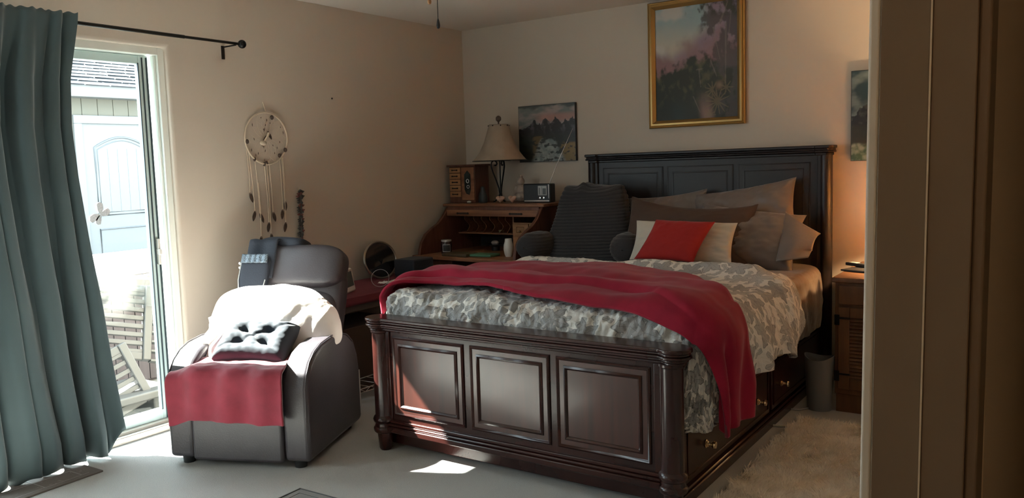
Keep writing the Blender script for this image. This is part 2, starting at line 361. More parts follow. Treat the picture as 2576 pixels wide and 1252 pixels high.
# ---------------------------------------------------------------- outside
struct(B(-9, -0.15, -9, 6, -0.2, -0.10).build('patio', M('patio_concrete', (0.17, 0.163, 0.148), 0.9, nz=(8, 0.15)), flat=True))
hz = thing('garden_house', 'white neighbouring house with panelled door and shingled roof outside the glass door', 'house', (-6.5, 0.5, -0.1))
sid = M('beige_siding', (0.125, 0.122, 0.098), 0.8); wh = M('outdoor_white', (0.165, 0.175, 0.178), 0.6); shing = M('blue_grey_shingle', (0.019, 0.025, 0.032), 0.9, nz=(30, 0.35)); seam = M('siding_groove', (0.10, 0.097, 0.08), 0.8)
g = G(); y = -4.0
while y < 4.5: g.box(-5.9, -5.70, y, y + 0.192, -0.1, 2.40); y += 0.20
g.cur = 1; g.box(-5.9, -5.712, -4.0, 4.5, -0.1, 2.40)
g.build('siding', [sid, seam], hz, flat=True)
B(-5.75, -5.48, -4.0, 4.5, 2.34, 2.48).build('fascia', wh, hz, bevel=0.006)
g = G()
for k in range(9):
    x0 = -5.45 - k * 0.17; z0 = 2.485 + k * 0.062
    rn = random.Random(k)
    yy = -4.0
    while yy < 4.5:
        wl = rn.uniform(0.22, 0.36); dz = rn.uniform(-0.004, 0.006)
        g._add([(x0 + rn.uniform(0, .012), yy, z0 + dz), (x0, yy + wl - 0.008, z0 + dz), (x0 - 0.22, yy + wl - 0.008, z0 + 0.066), (x0 - 0.22, yy, z0 + 0.066), (x0, yy, z0 - 0.012), (x0, yy + wl - 0.008, z0 - 0.012)], [(0, 1, 2, 3), (4, 5, 1, 0)]); yy += wl
g.build('shingle_roof', shing, hz, flat=True)
B(-6.98, -5.5, -4.0, 4.5, 2.40, 2.475).build('roof_deck', shing, hz, flat=True)
g = B(-5.72, -5.665, -0.13, 1.06, 2.04, 2.14); g.box(-5.72, -5.665, -0.13, -0.03, -0.1, 2.04); g.box(-5.72, -5.665, 0.96, 1.06, -0.1, 2.04); g.build('door_trim', wh, hz, bevel=0.006)
dl = B(-5.71, -5.69, -0.03, 0.96, -0.1, 2.04).build('entry_door', wh, hz)
def archpts(y0, y1, z0, z1, rise, n=14):
    return [(y0, z0), (y1, z0)] + [(y1 + (y0 - y1) * i / n, z1 - rise + rise * math.sin(PI * i / n)) for i in range(n + 1)]
lp = archpts(0.11, 0.82, 0.93, 1.88, 0.12)
g = G(); g.tube([(-5.689, a, b) for a, b in lp], 0.014, 6, True); lp2 = archpts(0.145, 0.785, 0.965, 1.84, 0.11); g.tube([(-5.689, a, b) for a, b in lp2], 0.007, 6, True)
for k in range(1, 5): g.box(-5.692, -5.6885, 0.145 + k * 0.128, 0.150 + k * 0.128, 0.97, 1.74)
for q in (((0.11, 0.17), (0.82, 0.76)),):
    g.tube([(-5.689, 0.11, 0.1), (-5.689, 0.82, 0.1), (-5.689, 0.82, 0.76), (-5.689, 0.11, 0.76)], 0.013, 6, True)
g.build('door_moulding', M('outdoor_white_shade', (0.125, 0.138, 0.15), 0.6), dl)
# hot tub
ht = thing('hot_tub', 'covered hot tub with slatted brown sides behind the patio loungers', 'hot tub', (-2.3, -2.0, -0.1))
cb = M('tub_cabinet', (0.055, 0.044, 0.047), 0.7, wood=(30, 30, 2)); cvm = M('tub_cover', (0.10, 0.085, 0.075), 0.6, bump=(30, 0.3, 0.01)); cvl = M('cover_glare', (0.72, 0.72, 0.72), 0.3)
g = G(); y = -3.6
while y < -0.2: g.box(-1.50, -1.45, y, y + 0.078, -0.08, 0.56); y += 0.085
g.box(-3.1, -1.48, -3.6, -0.2, -0.1, 0.55)
g.build('tub_cabinet', cb, ht)
B(-3.15, -1.42, -3.65, -0.15, 0.55, 0.68).build('tub_cover', cvm, ht, bevel=0.03, seg=3)
B(-3.10, -1.50, -3.6, -0.2, 0.679, 0.71).build('cover_top', cvl, ht, bevel=0.01)  # white slab carries the sun glare on the cover as colour
g = B(-1.42, -1.405, -3.65, -0.15, 0.585, 0.595); g.box(-1.42, -1.40, -2.32, -2.02, 0.60, 0.66)
g.build('cover_strap', M('strap_dark', (0.12, 0.10, 0.09), 0.6), ht)
# plastic loungers, stacked and tilted
lm = M('taupe_resin', (0.060, 0.061, 0.058), 0.5)
def lounger(label, tr, foot, yaw):
    t = thing('patio_lounger', label, 'lounger', (tr[0], tr[1] - 0.5, -0.1), 0, 'resin loungers on the patio')
    TL = Vector(tr); BR = Vector(foot)
    up = (TL - BR); h = up.length; up.normalize(); side = Vector((math.sin(yaw) * -0.0 - 0.15, -1, 0)).normalized(); side = (side - up * side.dot(up)).normalized(); nrm = side.cross(up)
    T = Matrix((side, nrm, up)).transposed().to_4x4(); T.translation = BR
    g = G(); g.T = T
    g.box(0, 0.05, -0.03, 0.03, 0, h); g.box(0.55, 0.60, -0.03, 0.03, 0, h); g.box(0.05, 0.55, -0.02, 0.02, h - 0.05, h); g.box(0.05, 0.55, -0.02, 0.02, 0, 0.05)
    g.build('frame', lm, t, bevel=0.006)
    g = G(); g.T = T; n = max(4, int(h / 0.052))
    for k in range(1, n): g.box(0.05, 0.55, -0.015, 0.012, h * k / n - 0.014, h * k / n + 0.014)
    g.build('slats', lm, t, bevel=0.003)
    return t, T, h
lt, T, h = lounger('taupe resin lounger back raised behind the glass, wrapped in clear plastic', (-0.90, -2.27, 0.66), (-0.75, -2.42, 0.22), 0)
g = G(); g.T = T
for sx in (-0.075,):
    g.box(sx, sx + 0.012, -0.03, 0.03, 0.0, h * 1.0); 
for k in range(9): g.box(-0.07, 0.0, -0.028, 0.028, h * k / 8 - 0.006, h * k / 8 + 0.006)
g.build('side_ladder', lm, lt)
l2, T2, h2 = lounger('taupe resin lounger seat frame resting upright on the patio', (-0.72, -2.60, 0.38), (-0.62, -2.49, 0.02), 0)
g = B(-0.95, -0.60, -2.50, -2.40, -0.10, 0.06); g.box(-1.0, -0.55, -3.2, -2.38, 0.03, 0.08); g.build('leg', lm, l2, bevel=0.01)
pl = bpy.data.materials.new('clear_wrap'); pl.use_nodes = True; b_ = pl.node_tree.nodes['Principled BSDF']; b_.inputs['Base Color'].default_value = (0.10, 0.125, 0.135, 1); b_.inputs['Roughness'].default_value = 0.25; b_.inputs['Alpha'].default_value = 0.3
g = G(); g.T = T
g.grid(lambda u, v: (0.0 + u * 0.6, -0.045 - 0.05 * math.sin(PI * v) + 0.03 * N3(u * 9 + v * 4, v * 3 - u * 5, 3), h * (1.12 - 0.42 * v - 0.25 * v * u) + 0.02 * N3(u * 7, v * 7, 1)), 30, 14)
tag(g.build('plastic_wrap', pl), 'crumpled clear plastic sheet draped over the top of the patio lounger', 'plastic sheet')
# far fence closing the view to the sides
struct(B(-9, -8.9, -9, 6, -0.1, 1.8).build('garden_wall', sid, flat=True))

# ---------------------------------------------------------------- curtain and rod
cr_ = thing('curtain_rod', 'black metal curtain rod with round finial above the glass door', 'curtain rod', (0.12, -3.4, 2.11))
def rodz(y): return 2.105 - 0.012 * (y + 2.25) / 1
g = G(); g.tube([(0.12, -4.9, 2.125), (0.12, -2.62, 2.108)], 0.0095, 12); g.tube([(0.12, -2.62, 2.108), (0.12, -2.27, 2.106)], 0.0075, 12); g.build('pole', blackm, cr_)
G().ball((0.12, -2.245, 2.106), 0.024).build('finial', blackm, cr_); G().ball((0.12, -4.92, 2.125), 0.024).build('finial', blackm, cr_)
for yy in (-2.29, -4.84):
    g = B(0.006, 0.12, yy - 0.005, yy + 0.005, 2.094, 2.100); g.box(0.001, 0.008, yy - 0.009, yy + 0.009, 2.03, 2.105); g.build('bracket', blackm, cr_)
edge = [(0.03, -3.14), (0.13, -3.139), (0.5, -3.178), (0.78, -3.20), (1.05, -3.233), (1.38, -3.265), (1.62, -3.279), (1.84, -3.268), (2.11, -3.22), (2.16, -3.215)]
def curt(u, v):
    z0 = 0.015 + 0.110 * sstep(0.90, 1.0, u) + 0.008 * math.sin(u * 40)
    z = z0 + (2.150 - z0) * v + (0.004 * math.sin(u * 95) if v > 0.98 else 0)
    yr = lerp_tab(edge, z); L_ = 0.64 + 0.05 * (1 - v)
    s0 = u * 0.64
    dr = (0.018 * math.sin(v * 3.0 + u * 9) + 0.016 * N3(u * 4, v * 1.3, 3)) * (1 - v * 0.8)
    ph = (s0 + dr + 0.020 * math.sin(u * 13 + 1) + 0.016 * math.sin(u * 29)) / 0.112 * 2 * PI
    amp = (0.010 + 0.030 * sstep(1.0, 0.80, v) + 0.020 * (1 - v)) * (0.9 + 0.9 * N3(u * 8, 7, v * 1.5))
    c = math.cos(ph + 0.9)
    f = c - 0.22 * math.cos(2 * ph + 1.8)
    x = 0.150 - 0.050 * (1 - v) + amp * f + 0.008 * N3(u * 12, v * 3, 5)
    y = yr - (1 - u) * L_ + 0.014 * math.sin(ph + 0.9) * sstep(1.0, 0.85, v)
    fl = sstep(0.93, 1, u)
    x = x * (1 - fl) + fl * 0.165
    return (x, y, z)
tag(G().grid(curt, 300, 90).build('curtain', curtm, solid=0.003, ang=80), 'teal grey pleated curtain hanging from the black rod over the glass door', 'curtain')

# ---------------------------------------------------------------- wall ornaments
dc = thing('dreamcatcher', 'white hoop dreamcatcher with feathered cords on the left wall', 'dreamcatcher', (0.0, -2.02, 1.0))
hc = Vector((0.014, -2.021, 1.583)); HR = 0.155
g = G(); g.tube([hc + Vector((0, HR * 1.03 * math.cos(a), HR * math.sin(a))) for a in [2 * PI * k / 48 for k in range(48)]], 0.0055, 8, True); g.build('hoop', leath, dc)
g = G(); g.tube([(0.012, -2.008, 1.735), (0.010, -2.018, 1.76), (0.004, -2.024, 1.80)], 0.003, 6); g.tube([(0.012, -2.014, 1.735), (0.010, -2.023, 1.765), (0.004, -2.025, 1.80)], 0.003, 6); g.build('hanging_loop', leath, dc)
g = G(); nn = 16
for ring in range(4):
    r0 = HR * (1 - ring * 0.22); r1 = HR * (1 - (ring + 1) * 0.22)
    for k in range(nn):
        a0 = 2 * PI * (k + ring * 0.5) / nn; a1 = a0 + PI / nn; a2 = a0 + 2 * PI / nn
        g.tube([hc + Vector((0, r0 * math.cos(a0), r0 * math.sin(a0))), hc + Vector((0, r1 * math.cos(a1), r1 * math.sin(a1))), hc + Vector((0, r0 * math.cos(a2), r0 * math.sin(a2)))], 0.0006, 4)
g.build('web', leath, dc)
g = G(); rn = random.Random(3)
for k in range(26):
    a = rn.uniform(0, 2 * PI); r_ = HR * math.sqrt(rn.uniform(0.08, 0.85)); c = hc + Vector((0.002, r_ * math.cos(a), r_ * math.sin(a))); dd = Vector((0, rn.uniform(-.3, .3), 1)).normalized() * rn.uniform(0.005, 0.011)
    G().tube([c - dd, c, c + dd], [0.0008, 0.0026, 0.0008], 5).build('bead', featherm, dc)
for dy, dz in ((0.045, 0.125), (0.135, -0.07), (-0.15, -0.02)): G().ball(tuple(hc + Vector((0.006, dy, dz))), 0.011, 1, 1, 1.3, 6).build('knot', featherm, dc)
def feather(g, p, l, wd, tilt=0.0, lay=0.004):
    pts = []; n = 8
    for sgn in (1, -1):
        rng = range(n + 1) if sgn == 1 else range(n, -1, -1)
        for i in rng:
            t_ = i / n; wv = wd * math.sin(PI * min(1, t_ * 0.97 + 0.03)) ** 0.8 * sgn * 0.5
            pts.append((p[1] + wv + tilt * t_ * l, p[2] - t_ * l))
    g.prism(pts, 'x', p[0], p[0] + lay)
g = G(); feather(g, (0.022, -2.03, 1.60), 0.055, 0.022, -0.5); feather(g, (0.026, -2.02, 1.625), 0.05, 0.02, 0.5); g.build('feather', featherm, dc)
g = G(); g.ball((0.028, -2.058, 1.555), 0.022, 0.6, 1.1, 0.7, 8); g.tube([(0.03, -2.015, 1.615), (0.032, -2.03, 1.59), (0.03, -2.05, 1.565)], 0.008, 6); g.build('fur_tuft', leath, dc)
strings = [(-2.172, 1.50, 1.255, -2.165), (-2.158, 1.49, 1.145, -2.135), (-2.118, 1.455, 1.13, -2.10), (-2.10, 1.30, 0.99, -2.10), (-2.048, 1.425, 1.07, -2.035), (-2.03, 1.43, 1.00, -2.025), (-2.012, 1.43, 1.13, -2.0), (-1.928, 1.475, 1.14, -1.925), (-1.912, 1.475, 1.06, -1.905), (-1.905, 1.46, 1.19, -1.90)]
for i, (y0, z0, z1, y1) in enumerate(strings):
    g = G(); g.tube([(0.012, y0, z0 + 0.02), (0.012, (y0 + y1) / 2 + 0.003, (z0 + z1) / 2), (0.010, y1, z1)], 0.0028, 5)
    g.build('cord', leath, dc)
    g = G(); feather(g, (0.008, y1, z1 + 0.01), 0.062, 0.024, random.Random(i).uniform(-.4, .4)); g.build('feather', featherm, dc)
    if i in (2, 4, 5, 7): G().ball((0.012, y0, z0 + 0.005), 0.009, 1, 1, 1.5, 6).build('knot', featherm, dc)
ct = thing('chili_garland', 'dark red and grey chili pepper garland hanging right of the dreamcatcher', 'garland', (0.0, -1.79, 0.95))
G().tube([(0.012, -1.79, 1.28), (0.012, -1.795, 0.95)], 0.003, 6).build('string', leath, ct)
rn = random.Random(5)
for k in range(22):
    z = 1.262 - k * 0.0145
    for sd in (-1, 1, 0):
        red = rn.random() < (0.5 if k in (0, 1, 2, 10, 20, 21) else 0.12)
        y0 = -1.79 - 0.012 * (k / 22) ; L_ = rn.uniform(0.026, 0.040); a = R(rn.uniform(20, 60)); xx = 0.018 + rn.uniform(0, 0.01)
        G().tube([(xx, y0, z), (xx + 0.004, y0 + sd * L_ * 0.6 * math.cos(a), z - L_ * 0.3), (xx + 0.002, y0 + sd * L_ * math.cos(a) + (0 if sd else rn.uniform(-.01, .01)), z - L_ * 0.2 if sd else z - L_)], [0.006, 0.0075, 0.0012], 6).build('pepper', chili if red else chili2, ct)
g = B(0.0, 0.006, -1.456, -1.446, 1.842, 1.852); tag(g.build('wall_nail', blackm, bevel=0.002), 'tiny dark nail in the bare left wall', 'nail')

# ---------------------------------------------------------------- paintings
def paint_canvas(name, fn, x0, x1, z0, z1, y, nu, nv, mat, parent, tiltback=0):
    g = G(); g.grid(lambda u, v: (x0 + u * (x1 - x0), y - tiltback * (v - 0), z0 + v * (z1 - z0)), nu, nv)
    o = g.build(name, mat, parent, flat=True)
    me = o.data; ca = me.color_attributes.new('pigment', 'FLOAT_COLOR', 'POINT'); cols = []
    for j in range(nv):
        for i in range(nu): cols += [*fn(i / (nu - 1), j / (nv - 1)), 1]
    ca.data.foreach_set('color', cols)
    return o
def mixc(a, b, t): t = max(0, min(1, t)); return tuple(x + (y - x) * t for x, y in zip(a, b))
def fbm(x, y, s=0, o=4):
    t = 0; a = 0.5
    for k in range(o): t += a * N3(x, y, s + k * 7.3); x *= 2; y *= 2; a *= 0.5
    return t
def strokes(lines, u, v, asp):
    best = 0
    for (ax, ay, bx, by, wd) in lines:
        px, py = (u - ax) * asp, v - ay; dx, dy = (bx - ax) * asp, by - ay; L2 = dx * dx + dy * dy
        t = max(0, min(1, (px * dx + py * dy) / L2)); d = math.hypot(px - t * dx, py - t * dy); ww = wd * (1 - 0.5 * t)
        best = max(best, 1 - sstep(ww * 0.6, ww, d))
    return best
trunks = [(0.71, 0.78, 0.79, 0.50, .007), (0.80, 0.83, 0.88, 0.98, .012), (0.86, 0.80, 0.85, 0.3, .011), (0.68, 0.50, 0.75, 0.36, .009), (0.66, 0.54, 0.69, 0.48, .005), (0.92, 0.9, 0.88, 0.62, .006), (0.54, 0.43, 0.56, 0.28, .008), (0.51, 0.433, 0.59, 0.437, .006), (0.47, 0.2, 0.55, 0.06, .007)]
palms = []
for (cx, cy, r_, a0, a1, n) in ((0.76, 0.145, 0.11, 20, 330, 13), (0.70, 0.25, 0.07, 60, 300, 8), (0.86, 0.26, 0.06, 0, 360, 8), (0.67, 0.03, 0.05, 0, 180, 6)):
    for k in range(n):
        a = R(a0 + (a1 - a0) * k / (n - 1)); palms.append((cx, cy, cx + r_ / 0.79 * math.cos(a), cy + r_ * math.sin(a), .009))
def scape(u, v):
    n = fbm(u * 3, v * 3, 1); n2 = fbm(u * 9, v * 9, 4, 5)
    sky = mixc((0.30, 0.40, 0.42), (0.50, 0.46, 0.38), sstep(0.95, 0.6, v) + n * .5)
    sky = mixc(sky, (0.52, 0.50, 0.46), sstep(0.02, 0.25, fbm(u * 2.2 + 3, v * 4, 9) + 0.05 - abs(u - .3) * .2))
    c = mixc(sky, (0.26, 0.20, 0.26), sstep(0.30, 0.62, u + n * .5 - (v - .7) * .5))
    c = mixc(c, (0.24, 0.13, 0.14), sstep(0.66, 0.50, v + n * .25 - u * .12))
    land = mixc((0.022, 0.026, 0.016), (0.085, 0.080, 0.040), sstep(-.05, .4, n2 * 1.4 + n * .6))
    land = mixc(land, (0.02, 0.026, 0.02), sstep(0.28, 0.08, v))
    c = mixc(c, land, sstep(0.53, 0.45, v + 0.22 * n2 + 0.05 * math.sin(u * 9)))
    tr = sstep(0.05, 0.3, n2 + fbm(u * 4, v * 5, 20) + 0.55 * (u - 0.55) * 2.2 - 0.12)
    c = mixc(c, (0.065, 0.055, 0.055), 0.85 * tr * sstep(0.50, 0.62, u + .3 * (v - .8)))
    c = mixc(c, (0.05, 0.05, 0.035), 0.9 * sstep(0.0, 0.2, n2 + 0.1) * sstep(0.90, 0.98, v + 0.1 * u - 0.02) * sstep(0.3, 0.5, u))
    wf_ = sstep(0.12, 0.02, abs(u - (0.62 - .2 * (v - .1)))) * sstep(0.30, 0.02, v)
    c = mixc(c, (0.30, 0.19, 0.16), 0.7 * wf_)
    rock = sstep(0.06, 0.0, math.hypot((u - .78) * .8, v - .285)); c = mixc(c, (0.24, 0.17, 0.11), 0.8 * rock)
    c = mixc(c, (0.26, 0.21, 0.18), (0.30 + 0.5 * max(0, n2)) * strokes(trunks, u, v, .79))
    c = mixc(c, (0.20, 0.16, 0.09), 0.5 * strokes(palms, u, v, .79))
    return c
pf = thing('framed_painting', 'large gold-framed landscape painting high above the headboard', 'painting', (1.92, -0.03, 1.585))
X0, X1, Z0, Z1 = 1.594, 2.254, 1.586, 2.425
prof = [(0.0, 0.0), (0.0, 0.022), (0.006, 0.030), (0.012, 0.026), (0.018, 0.034), (0.030, 0.036), (0.042, 0.026), (0.050, 0.016), (0.050, 0.0)]
rs = []
for (px, pz, sx, sz) in ((X0, Z0, 1, 1), (X1, Z0, -1, 1), (X1, Z1, -1, -1), (X0, Z1, 1, -1)):
    rs.append([(px + sx * d, -0.004 - h_, pz + sz * d) for d, h_ in prof])
G().rings(rs, closed=True).build('frame', gold, pf, ang=25)
paint_canvas('painting', scape, X0 + 0.045, X1 - 0.045, Z0 + 0.045, Z1 - 0.045, -0.014, 200, 250, paint_mat('landscape_under_glass', 0.6, 0.22), pf)
def mount(u, v):
    n = fbm(u * 5, v * 5, 2); n2 = fbm(u * 14, v * 10, 6)
    c = mixc((0.16, 0.19, 0.19), (0.36, 0.30, 0.29), sstep(-.15, .25, fbm(u * 3, v * 6, 11)))
    c = mixc(c, (0.42, 0.22, 0.19), sstep(0.10, 0.0, abs(v - 0.77) - .02) * sstep(.2, .5, u) * .8)
    c = mixc(c, (0.06, 0.08, 0.08), sstep(0.93, 0.99, v + n * .15))
    ridge = 0.60 + max(0.18 * max(0, 1 - abs(u - .28) * 6), 0.17 * max(0, 1 - abs(u - .48) * 8), 0.19 * max(0, 1 - abs(u - .67) * 7), 0.15 * max(0, 1 - abs(u - .83) * 8), 0.16 * max(0, 1 - abs(u - .96) * 9)) ** 1.0 * (0.9 + n) + n2 * .07 + 0.012 * math.sin(u * 70)
    if v < ridge:
        c = mixc((0.022, 0.022, 0.026), (0.10, 0.10, 0.11), sstep(0.0, .35, n2 + .15 * math.sin(u * 34)) * sstep(.4, .7, v)); c = mixc(c, (0.03, 0.035, 0.028), sstep(0.55, 0.35, v))
    wat = sstep(0.30, 0.20, abs(u - 0.52 - .04 * n) / (1.15 - 1.6 * v) if v < .6 else 9)
    if v < 0.45:
        c = mixc(c, (0.21, 0.14, 0.045), sstep(0.72, .78, u) * sstep(.34, .30, v)); c = mixc(c, (0.14, .10, .04), sstep(0.22, .28, u) * sstep(.45, .38, u) * .8)
        c = mixc(c, mixc((0.16, 0.20, 0.20), (0.30, 0.33, 0.32), .5 + n2 * 2), wat * sstep(.43, .36, v))
        c = mixc(c, (0.02, 0.025, 0.025), sstep(.12, .22, fbm(u * 10, v * 16, 30) + .12 * sstep(.1, 0, abs(v - .33) - .02) + .14 * sstep(.12, .04, abs(u - .72))) * .9)
    return c
def canvas_thing(label, x0, x1, z0, z1, fn, nu, nv, mname):
    t = thing('canvas_painting', label, 'painting', ((x0 + x1) / 2, -0.012, z0))
    B(x0, x1, -0.026, -0.002, z0, z1).build('canvas_edge', canvasedge, t)
    paint_canvas('painted_face', fn, x0 + 0.003, x1 - 0.003, z0 + 0.003, z1 - 0.003, -0.0265, nu, nv, paint_mat(mname, 0.3), t)
canvas_thing('small unframed mountain river canvas on the wall behind the table lamp', 0.528, 1.018, 1.388, 1.81, mount, 150, 130, 'mountain_paint')
def mount2(u, v):
    n = fbm(u * 3, v * 5, 2); n2 = fbm(u * 9, v * 14, 6)
    c = mixc((0.02, 0.045, 0.055), (0.16, 0.20, 0.20), sstep(-.1, .25, fbm(u * 2, v * 5, 13)))
    if v < 0.50 + 0.30 * (1 - abs(u - .48) * 2.2) + n * .12 + n2 * .06: c = mixc((0.010, 0.010, 0.012), (0.05, 0.045, 0.042), sstep(0, .3, n2))
    c = mixc(c, (0.28, 0.09, 0.06), sstep(.16, .03, math.hypot((u - .42) * .9, (v - .58) * 1.2) + n2 * .1) * .9)
    c = mixc(c, (0.02, 0.02, 0.012), sstep(.42, .36, v) * .9)
    c = mixc(c, mixc((0.04, 0.09, 0.05), (0.25, 0.30, 0.24), .4 + n2 * 3), sstep(.2, .15, v + n * .1))
    return c
canvas_thing('narrow dark mountain canvas on the wall above the nightstand', 2.886, 3.246, 1.326, 1.856, mount2, 90, 130, 'dark_mountain_paint')

# ---------------------------------------------------------------- bed
bed = thing('bed', 'dark mahogany panelled bed with tall headboard and storage drawers', 'bed', (1.97, -1.25, 0))
def panel(g, x0, x1, z0, z1, yf, hs=1.0):
    # sunk moulding frame and raised field on a face looking to -y; returns nothing
    pr = [(0.0, 0.0), (0.0, 0.004), (0.006, 0.009), (0.014, 0.004), (0.018, -0.006)]
    rs = []
    for (px, pz, sx, sz) in ((x0, z0, 1, 1), (x1, z0, -1, 1), (x1, z1, -1, -1), (x0, z1, 1, -1)):
        rs.append([(px + sx * d * (0.5 + 0.5 * hs), yf - h_ * hs, pz + sz * d * (0.5 + 0.5 * hs)) for d, h_ in pr])
    g.rings(rs, closed=True)
    d = 0.036; pr2 = [(0, -0.004), (0.0, 0.006), (0.008, 0.011), (0.016, 0.005), (0.018, -0.001)]
    rs = []
    for (px, pz, sx, sz) in ((x0 + d, z0 + d, 1, 1), (x1 - d, z0 + d, -1, 1), (x1 - d, z1 - d, -1, -1), (x0 + d, z1 - d, 1, -1)):
        rs.append([(px + sx * q * (0.5 + 0.5 * hs), yf - h_ * hs, pz + sz * q * (0.5 + 0.5 * hs)) for q, h_ in pr2])
    g.rings(rs, closed=True)
fb = B(1.215, 2.755, -2.425, -2.375, 0.10, 0.60).build('footboard', mahog, bed, bevel=0.003)
PX = [(1.325, 1.752), (1.789, 2.205), (2.238, 2.660)]
for x0, x1 in PX:
    B(x0 + 0.01, x1 - 0.01, -2.4285, -2.424, 0.20, 0.565).build('panel_field', mahog_v, fb, flat=True)
    g = G(); panel(g, x0, x1, 0.188, 0.575, -2.426); g.build('panel_moulding', mahog, fb, ang=50)
for xc, s in ((1.245, -1), (2.745, 1)):
    g = G()
    g.lathe([(0.001, 0), (0.026, 0), (0.032, 0.01), (0.040, 0.10), (0.040, 0.105), (0.046, 0.11), (0.050, 0.122), (0.046, 0.134), (0.046, 0.138), (0.054, 0.145), (0.057, 0.158), (0.052, 0.170), (0.045, 0.176), (0.045, 0.585), (0.05, 0.59), (0.05, 0.60), (0.001, 0.60)], (xc, -2.418, 0), 40)
    g.build('post', mahog, fb, ang=40)
def slab_poly(off, zz=None):
    pts = []; r_ = 0.068 - off; yc = -2.418; yf = -2.462 + off; yb = -2.345 - off
    def arc(xc, a0, a1, n=12): return [(xc + r_ * math.cos(R(a0 + (a1 - a0) * i / n)), yc + r_ * math.sin(R(a0 + (a1 - a0) * i / n))) for i in range(n + 1)]
    a = math.degrees(math.asin(max(-1, (yf - yc) / r_)))
    pts += arc(1.235, 90, 360 + a) + arc(2.758, 180 - a, 450)
    # back edge
    pts[0] = (1.235, yb); pts[-1] = (2.758, yb)
    return pts
g = G()
for z0, z1, off in ((0.646, 0.662, 0.0), (0.634, 0.646, 0.007), (0.622, 0.634, 0.002), (0.610, 0.622, 0.014), (0.597, 0.610, 0.022)):
    g.prism(slab_poly(off), 'z', z0, z1)
g.build('cap_rail', mahog, fb, bevel=0.0045, seg=3)
g = G()
for y0, z0, z1 in ((-2.452, 0.100, 0.128), (-2.444, 0.128, 0.142), (-2.436, 0.142, 0.160)): g.box(1.285, 2.705, y0, -2.42, z0, z1)
for xc in (1.245, 2.745): g.lathe([(0.05, 0.09), (0.056, 0.10), (0.056, 0.115), (0.05, 0.12)], (xc, -2.418, 0), 32)
g.build('base_moulding', mahog, fb, bevel=0.005, seg=3)
B(1.27, 1.31, -2.434, -2.42, 0.16, 0.597).build('stile', mahog, fb, bevel=0.004); B(2.675, 2.715, -2.434, -2.42, 0.16, 0.597).build('stile', mahog, fb, bevel=0.004)
# headboard
hb = B(1.21, 2.735, -0.095, -0.045, 0.25, 1.375).build('headboard', mahog_h, bed, bevel=0.003)
HX = [(1.272, 1.722), (1.750, 2.200), (2.228, 2.672)]
for x0, x1 in HX:
    B(x0 + 0.01, x1 - 0.01, -0.0985, -0.094, 0.62, 1.32).build('panel_field', mahog_h, hb, flat=True)
    g = G(); panel(g, x0, x1, 0.60, 1.328, -0.096, 0.45); g.build('panel_moulding', mahog_h, hb, ang=50)
for xc in (1.188, 2.762):
    g = G(); g.lathe([(0.001, 0), (0.034, 0), (0.036, 0.02), (0.036, 1.37), (0.001, 1.37)], (xc, -0.085, 0), 32); g.build('post', mahog_h, hb)
g = B(1.205, 1.235, -0.108, -0.09, 0.1, 1.37); g.box(2.715, 2.742, -0.108, -0.09, 0.1, 1.37); g.build('stile', mahog_h, hb, bevel=0.004)
g = G()
for z0, z1, off in ((1.408, 1.427, 0.0), (1.396, 1.408, 0.008), (1.384, 1.396, 0.004), (1.366, 1.384, 0.018)):
    g.prism([(1.135 + off, -0.01), (1.135 + off, -0.115 + off), (1.15 + off, -0.14 + off), (1.235, -0.14 + off), (1.245, -0.125 + off), (2.70, -0.125 + off), (2.71, -0.14 + off), (2.79 - off, -0.14 + off), (2.808 - off, -0.115 + off), (2.808 - off, -0.01)], 'z', z0, z1)
g.build('cap_rail', mahog_h, hb, bevel=0.005, seg=3)
# base with drawers
B(1.19, 2.735, -2.375, -0.10, 0.02, 0.40).build('bed_base', mahog, bed, bevel=0.004)
g = B(2.735, 2.765, -2.375, -0.10, 0.0, 0.05); g.box(2.735, 2.757, -2.375, -0.10, 0.05, 0.065); g.build('plinth_moulding', mahog, bed, bevel=0.006, seg=3); B(1.16, 1.19, -2.375, -0.10, 0.0, 0.05).build('plinth_moulding', mahog, bed, bevel=0.006, seg=3)
for y0, y1, ks in ((-2.32, -1.20, (-2.084, -1.39)), (-1.16, -0.16, (-1.00, -0.34))):
    dr = B(2.735, 2.752, y0, y1, 0.08, 0.33).build('drawer', mahog, bed, bevel=0.004)
    g = G(); g.tube([(2.753, y0 + .03, .105), (2.753, y1 - .03, .105), (2.753, y1 - .03, .305), (2.753, y0 + .03, .305)], 0.004, 6, True); g.build('drawer_moulding', mahog, dr)
    for ky in ks:
        g = G(); g.T = Matrix.Translation((2.752, ky, 0.185)) @ Matrix.Rotation(R(90), 4, 'Y')
        g.lathe([(0.001, 0), (0.017, 0), (0.018, 0.003), (0.012, 0.006), (0.014, 0.009), (0.008, 0.013), (0.006, 0.022), (0.012, 0.028), (0.016, 0.036), (0.014, 0.043), (0.001, 0.046)], n=20)
        g.build('knob', brass, dr)
